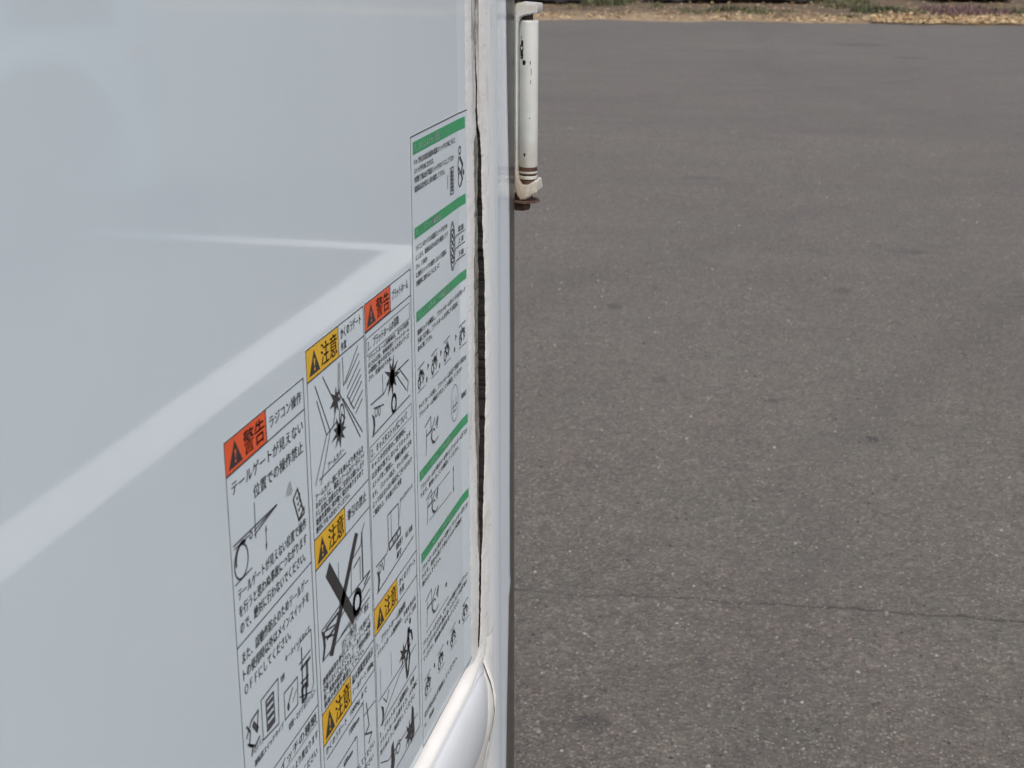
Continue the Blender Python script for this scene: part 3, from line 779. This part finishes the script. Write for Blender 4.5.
# --- label 2
L2 = sheet(689.5, 785.0, 1095, 1430.2, 'warning label with three yellow headings, second column from the left')
g_ = Print(LIFT+.00014)
g_.line([(690, 1095.5), (784.6, 1095.5), (784.6, 1429.8), (690, 1429.8)], .55, True)
for z in (1411.9, 1303.2, 1192.2): g_.line([(690, z), (784.5, z)], .5)
for z in (1321.4, 1213.0): g_.line([(690, z), (784.5, z)], .5)
g_.done('ruled_lines', M['line'], L2)
heading(L2, 690.3, 740.5, 1412, 1429.5, '注意', 'yellow')
heading(L2, 690.3, 740.0, 1303.4, 1321.2, '注意', 'yellow')
heading(L2, 690.3, 739.0, 1192.4, 1212.8, '注意', 'yellow')
p = Print(LIFT+.00016)
lines(p, [('かくのうゲート', 744.5, 779.5, 1427, 1420.6), ('作業', 744.5, 753.5, 1418.6, 1413.6), ('アームカバー', 716, 743, 1357.6, 1353.8),
          ('アームカバー部に手を挟んだり巻き込ま', 695, 776, 1346.8, 1342.4), ('れないように、構造上アームカバーがスライ', 695, 778, 1342.6-.6, 1337.8), ('ドし非常に危険なためご注意をお願いします', 695, 777, 1337.2, 1333.0), ('取扱作業時に車が動く場合がありますので', 694.5, 775, 1332.4, 1328.2), ('絶対に手を入れないでください。', 694, 750, 1328.0-.4, 1323.6),
          ('牽引の禁止', 745, 779, 1316.6, 1309.6), ('リヤバンパ', 741, 765, 1245, 1240.8), ('（ロープ掛け）', 728, 752, 1240.2, 1235.8), ('禁止', 768, 777, 1243.4, 1238.6),
          ('故障車両等を牽引したり、ロープを掛けて', 694, 778, 1234.4, 1229.8), ('引張らないでください。テールゲートの破', 694, 779, 1229.2, 1224.6), ('損・事故の原因となります。ご使用の際は', 694, 778, 1224.0, 1219.4), ('車両の状態を確認して下さい。', 694, 765, 1218.8, 1214.4),
          ('最大積載質量表示', 742, 782, 1209.5, 1203.6), ('テールゲート 1000kg', 742, 782, 1200.8, 1195.4), ('かくのうゲート', 694, 730, 1189.6, 1184.8), ('1000kg まで', 737, 768, 1189.4, 1184.6),
          ('1000mm', 734, 752, 1178, 1174), ('600mm', 722, 738, 1163, 1159), ('荷重中心を守って積載してください', 694, 779, 1145, 1140), ('偏荷重は絶対にしないでください', 694, 776, 1137, 1132)])
p.done('printed_text', M['ink'], L2)
p = Print(LIFT+.00018)
# arms pinching a hand
for (a_, b_) in (((701.4, 1407), (722, 1374)), ((703, 1398), (716, 1374)), ((713.5, 1408.5), (731, 1388)), ((739, 1408.5), (737, 1392)), ((741.5, 1408.5), (739.5, 1386)), ((738, 1392), (772, 1353)), ((744.5, 1386), (776, 1355)), ((746, 1410), (746.3, 1393), ), ((746.3, 1393), (773, 1409)), ((750, 1393.5), (774, 1404)), ((752, 1389.5), (775, 1399)), ((752, 1385), (776, 1394)), ((752, 1385), (762, 1374)), ((755, 1382), (777, 1390)), ((757, 1378), (778, 1386)), ((762, 1374), (779, 1380)), ((765, 1370), (778, 1375)),
               ((716, 1374), (696, 1352)), ((722, 1374), (704, 1349)), ((716, 1374), (732, 1376)), ((726.5, 1375), (738, 1392))):
    p.line([a_, b_], .6)
p.ell(741.8, 1376.5, 4.2, 6.8, .8); p.ell(742, 1374, 2.6, 3, .6)
p.line([(702, 1352.6), (716, 1352.6), (746, 1352.6)], .5)
p.done('pictogram', M['line'], L2)
p = Print(LIFT+.00022)
p.burst(733, 1389, 7.5, 7.5, 7, 4); p.burst(737, 1369, 11, 8.5, 9, 9); p.disc(736, 1370, 3, 4)
# the big X over the towed truck and its tyre
p.poly([(712, 1299), (705, 1293), (747, 1241.5), (753.5, 1246.5)]); p.poly([(756.5, 1298), (762, 1295), (711.5, 1240), (705.5, 1243)])
p.ell(756, 1252.5, 6.5, 7.0, 2.6); p.poly([(694.6, 1264), (700, 1260.5), (700.5, 1252), (697, 1245), (694.3, 1246), (697, 1252), (696.6, 1258)])
p.done('pictogram_mark', M['ink'], L2)
p = Print(LIFT+.00019)
p.line([(695.5, 1264), (727, 1265), (741, 1262), (780, 1262)], .6); p.line([(694.6, 1245), (779, 1245)], .6); p.line([(747, 1283), (766, 1285.5), (768.5, 1293), (774, 1297)], .6); p.line([(748, 1282), (746, 1263)], .6); p.line([(752, 1277), (764, 1279), (763, 1264)], .6)
p.line([(768.5, 1293), (768, 1262)], 1.4); p.line([(726, 1292), (726, 1262)], .5); p.line([(697, 1262), (722, 1256), (741, 1260)], .7); p.line([(699, 1258), (720, 1250)], .9); p.line([(702, 1262), (722, 1262), (724, 1256), (703, 1255)], 1.2); p.line([(726, 1245.5), (780, 1250)], .5); p.line([(770, 1258), (781, 1262)], 1.0); p.line([(765, 1255), (781, 1258)], .8)
p.line([(727, 1240.5), (752.5, 1240.5), (752.5, 1235), (727, 1235)], .35, True)
p.line([(760.4, 1183), (760.4, 1100)], .5); p.arrow((694.5, 1181.6), (760, 1181.6), .5, 3); p.arrow((694.5, 1166), (746, 1166), .5, 3); p.line([(747, 1166), (747, 1108)], .45); p.line([(766, 1178), (770, 1160), (762, 1158), (775, 1152), (768, 1148)], .8); p.line([(760, 1172), (783, 1170)], .5)
p.line([(694.5, 1108), (779, 1108)], .6); p.line([(696, 1125), (744, 1125), (744, 1110), (696, 1110)], .8, True); p.ell(706, 1118, 5, 5, .8)
p.done('pictogram_lines', M['line'], L2)

# --- label 3
L3 = sheet(786.2, 880.2, 1095, 1430.2, 'warning label with orange heading about the platform, third column from the left')
g_ = Print(LIFT+.00014)
g_.line([(786.7, 1095.5), (879.8, 1095.5), (879.8, 1429.8), (786.7, 1429.8)], .55, True)
for z in (1412.4, 1213.2, 1231.8): g_.line([(786.7, z), (879.8, z)], .5)
for z0, z1 in ((1397.8, 1408.2), (1330.4, 1339.8)): g_.line([(789, z0), (876, z0), (876, z1), (789, z1)], .4, True)
g_.done('ruled_lines', M['line'], L3)
heading(L3, 787, 836.6, 1413, 1429.5, '警告', 'orange')
heading(L3, 787, 834.8, 1213.4, 1231.6, '注意', 'yellow')
p = Print(LIFT+.00016)
lines(p, [('プラットホーム', 840, 874, 1425, 1418.5), ('１．プラットホームの昇降', 791, 853, 1406.4, 1400.2), ('プラットホーム昇降時は、足や手指等', 791, 874, 1398.0-.9, 1393.8), ('はさみ注意。車体後部とプラットホーム', 791, 874.5, 1393.0, 1389.8), ('の隙間に体や手足などを入れないでくだ', 791, 874.5, 1389.0, 1385.6), ('さい、死傷のおそれ有。', 791, 836, 1384.8, 1381.4),
          ('２．キャスタストッパについて', 791, 866, 1338.0, 1332.2), ('キャスタ付台車のご使用時に', 791, 862, 1328.6, 1324.2), ('は台車が落下しないようキャスタ', 791, 872, 1322.4, 1318.0), ('ストッパをご使用し、車輪を確実に止め', 791, 874, 1316.2, 1311.8), ('ます。（ストッパ高さ、キャスタ径に', 791, 868, 1309.6, 1305.4), ('よっては止まらない場合がございますので', 791, 874, 1303.4, 1299.0), ('ご確認の上、手を離さずに作業', 791, 850, 1297.2, 1293.0), ('キャスタストッパ', 846, 874, 1284, 1280.4),
          ('積荷落下', 835, 850, 1256, 1251.2), ('死亡事故', 856, 872, 1255, 1250.6), ('厳守', 836, 846, 1249.4, 1244.8), ('かくのうゲート', 840, 876, 1228.8, 1223.4), ('作業', 840, 850, 1221.6, 1216.4),
          ('１．プラットホーム格納時', 789, 852, 1207.6, 1202.4), ('プラットホーム格納時は、手指を挟まな', 790, 876, 1200.4, 1196.2), ('いようご注意', 850, 876, 1194.4, 1190.4), ('１．プラットホーム展開時は、身体', 790, 868, 1142.8, 1138.0), ('プラットホームを倒すとき、人や物に', 790, 875, 1135.8, 1131.2), ('当らぬようご確認をしてください', 790, 868, 1129.0, 1124.6)])
p.done('printed_text', M['ink'], L3)
p = Print(LIFT+.00019)
p.line([(793, 1366), (819, 1365), (837, 1371), (872, 1371)], .6); p.line([(793.5, 1345.3), (873, 1346.2)], .6); p.line([(817, 1378), (817, 1365)], .5); p.line([(798, 1362), (818, 1358)], .6); p.line([(850, 1372), (870, 1357), (868, 1350)], .6); p.line([(846, 1368), (866, 1352)], .6)
p.ell(803, 1358, 2.6, 2.6, .5); p.ell(809, 1357, 1.8, 3, .5)
p.line([(793.3, 1258.6), (815, 1258), (819.5, 1262), (819.6, 1283), (842, 1282), (842, 1264)], .6); p.line([(826, 1283), (826, 1262)], .5); p.line([(821, 1263), (845, 1264), (845, 1259), (821, 1258)], 1.0, True); p.line([(828, 1264), (830, 1258), (838, 1264), (839, 1258)], .7); p.line([(848, 1282), (841, 1266)], .45); p.line([(794, 1240), (874, 1245)], .6)
p.ell(801, 1254, 2.6, 2.6, .5); p.line([(805, 1257), (808, 1250), (811, 1257)], .6)
p.line([(795, 1187), (795, 1165)], .4); p.line([(818, 1186), (818, 1168)], .4); p.line([(790, 1165), (850, 1164), (862, 1170)], .5); p.line([(793, 1145.8), (836, 1161), (874, 1163)], .5); p.line([(800, 1162), (806, 1156), (812, 1162)], .6); p.line([(792, 1146), (874, 1146)], .5)
p.line([(790, 1120), (806, 1112), (874, 1108)], .5); p.ell(828, 1108, 4, 3.2, .6); p.ell(828, 1108, 6.5, 5, .5, 30, 200)
p.done('pictogram_lines', M['line'], L3)
p = Print(LIFT+.00022)
p.burst(836, 1371, 12, 11, 9, 3); p.disc(836, 1370, 5, 5.5); p.ell(838.5, 1352, 4.6, 5.6, 1.6)
for z in (1352, 1247.5, 1152):
    p.poly([(794.5, z+7.6), (799.5, z+4), (800.2, z-1), (797.2, z-7.4), (794.8, z-7), (796.8, z-1.4), (796.6, z+3)])
p.disc(861.5, 1187.3, 1.9, 2.2); p.line([(858, 1183), (856, 1176), (857, 1170)], 3.4); p.line([(857, 1182), (864, 1178), (866, 1171)], 1.6); p.line([(856, 1171), (850, 1160), (852, 1149)], 2.2); p.line([(856, 1171), (859, 1162), (854, 1150)], 1.8); p.burst(845, 1171, 7.5, 7, 7, 6)
p.poly([(861, 1122), (865, 1118), (866, 1098), (858, 1094), (858, 1108)]); p.burst(853, 1104, 8, 9, 8, 11); p.poly([(813, 1118), (818, 1120), (820, 1104), (816, 1096), (808, 1096), (812, 1106)])
p.done('pictogram_mark', M['ink'], L3)

# --- label 4
L4 = sheet(885.6, 1024.5, 1073, 1513.8, 'tall instruction label with five green bars beside the split corner seal')
g_ = Print(LIFT+.00014)
g_.line([(886.0, 1073.5), (1024.2, 1073.5)], .5); g_.line([(886.2, 1073.5), (886.2, 1513.4)], .6); g_.line([(886, 1513.3), (1003, 1513.3), (1008, 1513.3), (1014, 1513.3), (1024.2, 1513.3)], .6)
g_.done('ruled_lines', M['line'], L4)
bars = ((1501.2, 1509.4, '１．メインスイッチ操作', 955), (1446.5, 1453.8, '２．ラジコン電源操作', 955), (1390.4, 1397.6, '３．プラットホームの開き方', 975), (1277.2, 1284.6, '４．プラットホームの下げ方', 975), (1216.0, 1223.4, '５．プラットホームの上げ方', 975))
for z0, z1, t, ye in bars:
    p = Print(LIFT+.00010); p.rect(891.5, 1018.6, z0, z1); b = p.done('green_bar', M['green'], L4)
    p = Print(LIFT+.00018); p.text(t, 894.5, ye, z0+1.4, z1-1.3, .12); p.done('bar_text', M['whiteink'], L4)
p = Print(LIFT+.00016)
lines(p, [('キャブ内又は荷台後部の電源スイッチをＯＮにすると', 893.5, 994, 1498.4, 1494.0), ('スイッチがＯＮになります。', 893.5, 939, 1492.6, 1488.4), ('作業終了後は必ず電源スイッチをＯＦＦにして下さい', 893.5, 990, 1486.8, 1482.6), ('電源表示灯が消えた事を確認して下さい。', 893.5, 966, 1480.8, 1476.6),
          ('ラジコンボックスの電源スイッチをＯＮ', 893.5, 970, 1441.8, 1437.8), ('にします。電源表示灯の点灯を確認して下', 893.5, 971.5, 1435.6, 1431.8), ('さい。１分以内', 893.5, 919, 1429.6, 1426), ('に操作スイッチを操作しないと電源は', 893.5, 967, 1424.0, 1420.2), ('自動的に切れるようになって', 893.5, 949, 1418.4, 1414.4),
          ('電源', 1000, 1013, 1433.0, 1428.6), ('上昇', 1000, 1013, 1424.4, 1420.0), ('下降', 1000, 1013, 1414.6, 1410.2),
          ('格納ロックを解除し、プラットホームのハンドルを持って', 893.5, 1016, 1385.0, 1380.8), ('手前に引き倒し、プラットホームを水平にする場合は', 893.5, 996, 1379.2, 1375.0), ('静かに倒して下さい。', 893.5, 928, 1373.6, 1369.6),
          ('サイドプレートを倒し、プラットホームを広げて使用する場合は', 893.5, 1016, 1332.6, 1328.4), ('プラットホームが固定されたことを確認してください', 893.5, 1005, 1326.8, 1322.8), ('格納灯', 1003, 1016, 1305, 1300.6),
          ('プラットホームの下降ボタンを押すとプラットホームが下が', 893.5, 1016, 1274.0, 1269.8), ('ります。接地したことを確認してください。', 893.5, 994, 1268.4, 1264.4),
          ('プラットホームの上昇ボタンを押すとプラットホームが上が', 892.5, 1016, 1213.2, 1208.8), ('ります。荷台の高さで停止するので荷物を', 892.5, 1000, 1207.4, 1203.2), ('積み込んで下さい。', 892.5, 940, 1201.6, 1197.6),
          ('プラットホームをたたみ、ロックをかけ格納する時はプラット', 891.5, 1014, 1155.0, 1150.6), ('ホームを手で支えながら静かに起こしロックピンを必ず掛け', 891.5, 1012, 1149.0, 1144.8), ('てください。格納後は電源を切ってください', 891.5, 990, 1143.0, 1138.8), ('走行時は必ず格納してください。', 891, 982, 1098.4, 1093.6), ('６．格納', 891, 915, 1090, 1086)])
p.done('printed_text', M['ink'], L4)
p = Print(LIFT+.00019)
def truckp(cy, cz, s_, seed):   # little drawing of a rear body with its lifting platform
    rn = random.Random(seed)
    p.line([(cy-8*s_, cz+5*s_), (cy+6*s_, cz+6*s_)], .5); p.line([(cy-8*s_, cz-9*s_), (cy+8*s_, cz-9*s_)], .45)
    p.ell(cy-5*s_, cz-4*s_, 2.4*s_, 3.2*s_, .8); p.ell(cy, cz-2*s_, 3*s_, 3*s_, .7, 20, 250)
    p.line([(cy-6*s_, cz+1*s_), (cy+2*s_, cz+2*s_), (cy+5*s_, cz-2*s_), (cy+2*s_, cz-6*s_)], .8); p.line([(cy-2*s_, cz+4*s_), (cy+3*s_, cz-4*s_)], .7)
    for _ in range(7):
        a_ = rn.uniform(-6, 5)*s_; b_ = rn.uniform(-5, 4)*s_; p.line([(cy+a_, cz+b_), (cy+a_+rn.uniform(-3, 3), cz+b_+rn.uniform(-3, 3))], .7)
def dig(cy, cz, s_):            # bent lifting arm
    p.line([(cy-14*s_, cz+6*s_), (cy-4*s_, cz+8*s_), (cy-4*s_, cz-3*s_), (cy+2*s_, cz-7*s_), (cy+8*s_, cz-6*s_)], .6); p.line([(cy-12*s_, cz+1*s_), (cy-3*s_, cz+1*s_), (cy+3*s_, cz+5*s_)], .8); p.line([(cy-13*s_, cz-8*s_), (cy-11*s_, cz+4*s_)], .6)
    p.ell(cy, cz-3*s_, 3*s_, 3.4*s_, .7, 30, 300); p.line([(cy+4*s_, cz+1*s_), (cy+8*s_, cz+4*s_), (cy+6*s_, cz-1*s_)], 1.1)
p.line([(980.5, 1478), (989, 1478), (989, 1459.6), (980, 1459.6)], .6, True); p.line([(984.5, 1476), (984.5, 1462)], 2.2); p.line([(973.5, 1474.5), (973.2, 1465)], .7)
for k in range(6): p.line([(981, 1475-2.6*k), (988, 1474.6-2.6*k)], .5)
p.ell(1006, 1487, 2.4, 2.6, .8); p.line([(1004, 1483), (1001, 1476), (1003, 1468)], 1.0); p.line([(1006, 1482), (1012, 1476), (1009, 1470)], 1.8); p.line([(1003, 1475), (1008, 1470), (1012, 1466), (1007, 1462)], 1.2); p.ell(1006, 1466, 4, 5, .7); p.disc(1014, 1470, 2, 2)
p.ell(984, 1422, 6.6, 17.5, .7); p.ell(984, 1422, 5.0, 15.6, .4)
for k in range(5): p.ell(984, 1432-5*k, 3, 1.9, .8)
for z in (1427.4, 1418.6, 1409.2): p.line([(990, z-2), (994, z), (1016, z)], .5)
for cy, k in ((901, 1), (933.5, 2), (966, 3), (1008, 4)): truckp(cy, 1352, 1.15, k)
for cy in (917, 949.5, 990): p.poly([(cy-1.6, 1355.5), (cy+2.4, 1353), (cy-1.6, 1350.5)]); p.disc(cy-4, 1344.5, 1.6, 2.0)
p.ell(984.5, 1304, 10, 14, .4); p.line([(978, 1302), (992, 1302)], .5); p.line([(980, 1308), (980, 1298), (988, 1298), (988, 1308)], .5)
dig(927, 1303, 1.5); dig(925, 1250, 1.35); dig(921, 1174, 1.5)
p.arrow((978, 1244), (978, 1256.5), .6, 3.4); p.arrow((978, 1246), (978, 1236), .6, 3.4); p.line([(911, 1257), (969, 1256)], .45); p.line([(913, 1240), (972, 1238)], .45)
p.disc(954, 1171, 2.2, 1.8); p.line([(900, 1158.5), (960, 1158.5)], .45)
for cy, cz, k in ((902, 1118, 5), (937, 1120, 6), (972, 1121, 7), (1008, 1125, 8)): truckp(cy, cz, 1.1, k)
for cy in (919, 955, 990): p.disc(cy, 1122, 1.8, 1.8)
p.done('pictogram', M['line'], L4)

# chassis, wheels, cab of this truck (behind and below the view)
bm = bmesh.new()
for x in (-.85, -1.75): box(bm, x-.05, x+.05, -5.6, 1.0, .62, .86)
for y in (-3, -1.8, -.6, .6): box(bm, -2.2, PX-.05, y-.04, y+.04, .862, .93)
box(bm, -2.2, PX-.1, .92, 1.0, .50, .60)
link('chassis', bm, M['chassis'], truck)
def wheel(x, y, r_, w_, parent, side):
    bm = bmesh.new()
    lathe(bm, [(r_*.62, -w_/2), (r_*.94, -w_/2), (r_, -w_*.36), (r_, w_*.36), (r_*.94, w_/2), (r_*.62, w_/2)], (0, 0, 0), 'x', 48)
    t_ = link('tyre', bm, M['rubber'], parent, smooth=True, angle=35); t_.location = (x, y, r_)
    bm = bmesh.new(); s_ = side
    lathe(bm, [(r_*.10, s_*w_*.30), (r_*.22, s_*w_*.34), (r_*.30, s_*w_*.10), (r_*.52, s_*w_*.16), (r_*.58, s_*w_*.46), (r_*.64, s_*w_*.47), (r_*.62, -s_*w_*.3), (r_*.1, -s_*w_*.3)], (0, 0, 0), 'x', 40)
    for k in range(6):
        an = k*math.pi/3
        lathe(bm, [(r_*.045, s_*w_*.10), (r_*.045, s_*w_*.36)], (0, r_*.36*math.cos(an), r_*.36*math.sin(an)), 'x', 8)
    rm_ = link('rim', bm, M['steel'], t_, smooth=True, angle=35)
    return t_
for x, sd_ in ((-.45, 1), (-2.1, -1)):
    for y in (-.9, -4.9): wheel(x, y, .38, .21, truck, sd_)
bm = bmesh.new()
prism(bm, [(-5.75, .55), (-3.75, .55), (-3.75, 2.25), (-5.0, 2.25), (-5.45, 1.95), (-5.8, 1.25)], 'x', -2.2, -.36)
bmesh.ops.bevel(bm, geom=bm.edges[:], offset=.05, segments=3, affect='EDGES')
cab = link('cab', bm, M['paint'], truck, smooth=True, angle=40)
for x in (-.357, -2.203):
    bm = bmesh.new(); prism(bm, [(-5.45, 1.30), (-4.3, 1.30), (-4.3, 1.98), (-5.18, 1.98)], 'x', x-.006, x+.006); link('side_window', bm, M['glass'], cab)

# ================================================================= LIGHT TRUCK THAT THE PANEL REFLECTS
lt = tag(empty('light_truck', (3.35, 7.85, 0)), 'white light truck mirrored in the glossy panel, parked over the painted stall line', 'truck')
# local: x 0 is the near side, y 0 its nose
bm = bmesh.new()
def arch(cy, r_, h0, n_=20, rz=.66): return [(cy+r_*math.cos(R(180-180*k/n_)), h0+rz*math.sin(R(180-180*k/n_))) for k in range(n_+1)]
side = [(-2.25, .36)] + [(-2.24, .60)] + arch(-1.36, .86, .28)[3:-1] + [(-.49, .26), (-.46, .14), (-.06, .14), (0.0, .32), (.02, .62), (-.02, 1.10), (-.30, 1.85), (-.48, 1.96), (-2.1, 1.98), (-2.25, 1.9)]
prism(bm, side, 'x', 0, 1.62)
bmesh.ops.bevel(bm, geom=[e_ for e_ in bm.edges if abs(e_.verts[0].co.x-e_.verts[1].co.x) < 1e-5], offset=.03, segments=3, affect='EDGES')
lcab = link('cab', bm, M['truckwhite'], lt, smooth=True, angle=35)
bm = bmesh.new()
o_ = arch(-1.36, .98, .28, 24, .78); i_ = arch(-1.36, .86, .28, 24, .66)
ro = []
for (a_, b_), (c_, d_) in zip(i_, o_):
    ro.append([bm.verts.new(q) for q in ((.0, a_, b_), (-.05, a_, b_), (-.055, (a_+c_)/2, (b_+d_)/2), (-.004, c_, d_))])
for A, B in zip(ro, ro[1:]):
    for i in range(3): bm.faces.new((A[i], B[i], B[i+1], A[i+1]))
bmesh.ops.recalc_face_normals(bm, faces=bm.faces[:])
link('fender_flare', bm, M['truckwhite'], lcab, smooth=True, angle=40)
bm = bmesh.new(); prism(bm, [(-1.5, 1.12), (-.46, 1.06), (-.56, 1.72), (-1.5, 1.74)], 'x', -.012, .0); link('side_window', bm, M['glass'], lcab)
bm = bmesh.new(); prism(bm, [(.03, 1.15), (.05, 1.14), (-.24, 1.80), (-.26, 1.78)], 'x', .12, 1.5); link('windscreen', bm, M['glass'], lcab)
for x in (0.0, 1.44):
    bm = bmesh.new(); box(bm, x-.012, x+.18, -.26, .045, .62, .80, .02); hl = link('headlight', bm, M['clearlens'], lcab)
    xx = x-.018 if x == 0 else x+.182
    bm = bmesh.new(); box(bm, min(xx, xx+.014), max(xx, xx+.014), -.26, -.12, .84, .94, .005); link('turn_signal', bm, M['amber'], lcab)
bm = bmesh.new(); box(bm, .05, 1.57, .0, .07, .26, .46, .02); link('bumper', bm, M['paint'], lcab)
bm = bmesh.new(); box(bm, .02, 1.6, -4.6, -2.3, .78, .86, .01); bd = link('cargo_bed', bm, M['paint'], lt)
for (a_) in ((.0, .03, -4.6, -2.3), (1.59, 1.62, -4.6, -2.3), (.03, 1.59, -4.62, -4.59)):
    bm = bmesh.new(); box(bm, *a_, .80, 1.14, .005); link('side_gate', bm, M['paint'], lt)
bm = bmesh.new()
for x in (.45, 1.15): box(bm, x-.04, x+.04, -4.5, -1.0, .42, .62)
link('chassis', bm, M['chassis'], lt)
bm = bmesh.new(); box(bm, .25, 1.40, -2.2, -.55, .34, .94); link('wheel_housing', bm, M['plastic'], lt)
for x, sd_ in ((.10, -1), (1.52, 1)):
    for y in (-1.58, -3.75): wheel(x, y, .33, .17, lt, sd_)

# ================================================================= CARS BEYOND THE VERGE
def make_car(paint, loc, rz, label):
    root = tag(empty('parked_car', loc, rz), label, 'car', 'dark cars parked beyond the verge')
    def Pn(y): return y
    L_, Wd = 3.36, 1.46
    low = [(-L_/2+.04, .20), (-1.42, .17)] + [(-1.14-.30*math.cos(R(180*k/10))+0, .17+.36*math.sin(R(180*k/10))) for k in range(1, 10)] + [(-.82, .15), (.82, .15)] + [(1.14-.30*math.cos(R(180*k/10)), .17+.36*math.sin(R(180*k/10))) for k in range(1, 10)] + [(1.46, .17), (L_/2-.04, .20), (L_/2, .5), (L_/2-.03, .85), (1.05, .98), (-1.6, 1.0), (-L_/2, .6)]
    bm = bmesh.new()
    # profile along local x, width along local y
    A = [bm.verts.new((x, -Wd/2, z)) for x, z in low]; B = [bm.verts.new((x, Wd/2, z)) for x, z in low]
    bm.faces.new(A); bm.faces.new(B[::-1])
    for i in range(len(low)):
        j = (i+1) % len(low); bm.faces.new((A[i], B[i], B[j], A[j]))
    bmesh.ops.recalc_face_normals(bm, faces=bm.faces[:])
    bmesh.ops.bevel(bm, geom=[e_ for e_ in bm.edges if abs(e_.verts[0].co.y-e_.verts[1].co.y) < 1e-5], offset=.035, segments=2, affect='EDGES')
    body = link('body', bm, paint, root, smooth=True, angle=35)
    bm = bmesh.new()
    cabp = [(-1.60, .99), (1.02, .97), (.45, 1.50), (.25, 1.56), (-1.3, 1.57), (-1.5, 1.52)]
    A = [bm.verts.new((x, -Wd/2+.03+(z-1)*.18, z)) for x, z in cabp]; B = [bm.verts.new((x, Wd/2-.03-(z-1)*.18, z)) for x, z in cabp]
    bm.faces.new(A); bm.faces.new(B[::-1])
    for i in range(len(cabp)):
        j = (i+1) % len(cabp); bm.faces.new((A[i], B[i], B[j], A[j]))
    bmesh.ops.recalc_face_normals(bm, faces=bm.faces[:])
    bmesh.ops.bevel(bm, geom=bm.edges[:], offset=.03, segments=2, affect='EDGES')
    roof = link('cabin', bm, paint, root, smooth=True, angle=35)
    for sgn in (-1, 1):
        for (xa, xb, xc, xd) in ((-1.42, -.55, -.55, -1.36), (-.47, .80, .34, -.47)):
            bm = bmesh.new()
            y_ = lambda z: sgn*(Wd/2-.026-(z-1)*.18)
            q = [(xa, 1.04), (xb, 1.04), (xc, 1.46), (xd, 1.46)]
            for o_ in (0, 1):
                pass
            A = [bm.verts.new((x, y_(z), z)) for x, z in q]; B = [bm.verts.new((x, y_(z)-sgn*.01, z)) for x, z in q]
            bm.faces.new(A); bm.faces.new(B[::-1])
            for i in range(4): bm.faces.new((A[i], B[i], B[(i+1) % 4], A[(i+1) % 4]))
            bmesh.ops.recalc_face_normals(bm, faces=bm.faces[:])
            link('window', bm, M['glass'], roof)
        bm = bmesh.new(); box(bm, L_/2-.10, L_/2+.008, sgn*.50-.14, sgn*.50+.14, .62, .76, .015); link('headlight', bm, M['clearlens'], body)
        bm = bmesh.new(); box(bm, -L_/2-.01+.02, -L_/2+.12, sgn*.60-.08, sgn*.60+.08, .70, .92, .012); link('tail_light', bm, M['redlens'], body)
        bm = bmesh.new(); box(bm, -.83, .83, sgn*Wd/2-.03, sgn*Wd/2+.012, .07, .20, .01); link('side_sill', bm, M['plastic'], body)
        for x in (-1.14, 1.14):
            t_ = wheel(0, 0, .27, .16, root, sgn); t_.rotation_euler = (0, 0, R(90)); t_.location = (x, sgn*(Wd/2-.09), .285)
            for ch in t_.children: ch.scale = (1, 1, 1)
    bm = bmesh.new(); box(bm, -1.50, 1.50, -Wd/2+.02, Wd/2-.02, .045, .24, .02); link('underbody', bm, M['plastic'], body)
    for x in (-L_/2-.005, L_/2-.05):
        bm = bmesh.new(); box(bm, x, x+.055, -Wd/2+.03, Wd/2-.03, .12, .34, .015); link('bumper', bm, M['plastic'], body)
    return root
ang = R(12.5)
make_car(M['carblack'], (-6.55, 27.35, .015), ang, 'dark parked car at the far left, its end showing beside the truck corner')
make_car(M['cargrey'], (-2.27, 28.50, .015), ang, 'dark parked car in the middle beyond the grass tufts')
make_car(M['carblue'], (1.78, 30.55, .015), R(102.5), 'dark parked car farthest right, standing behind the purple ground cover')
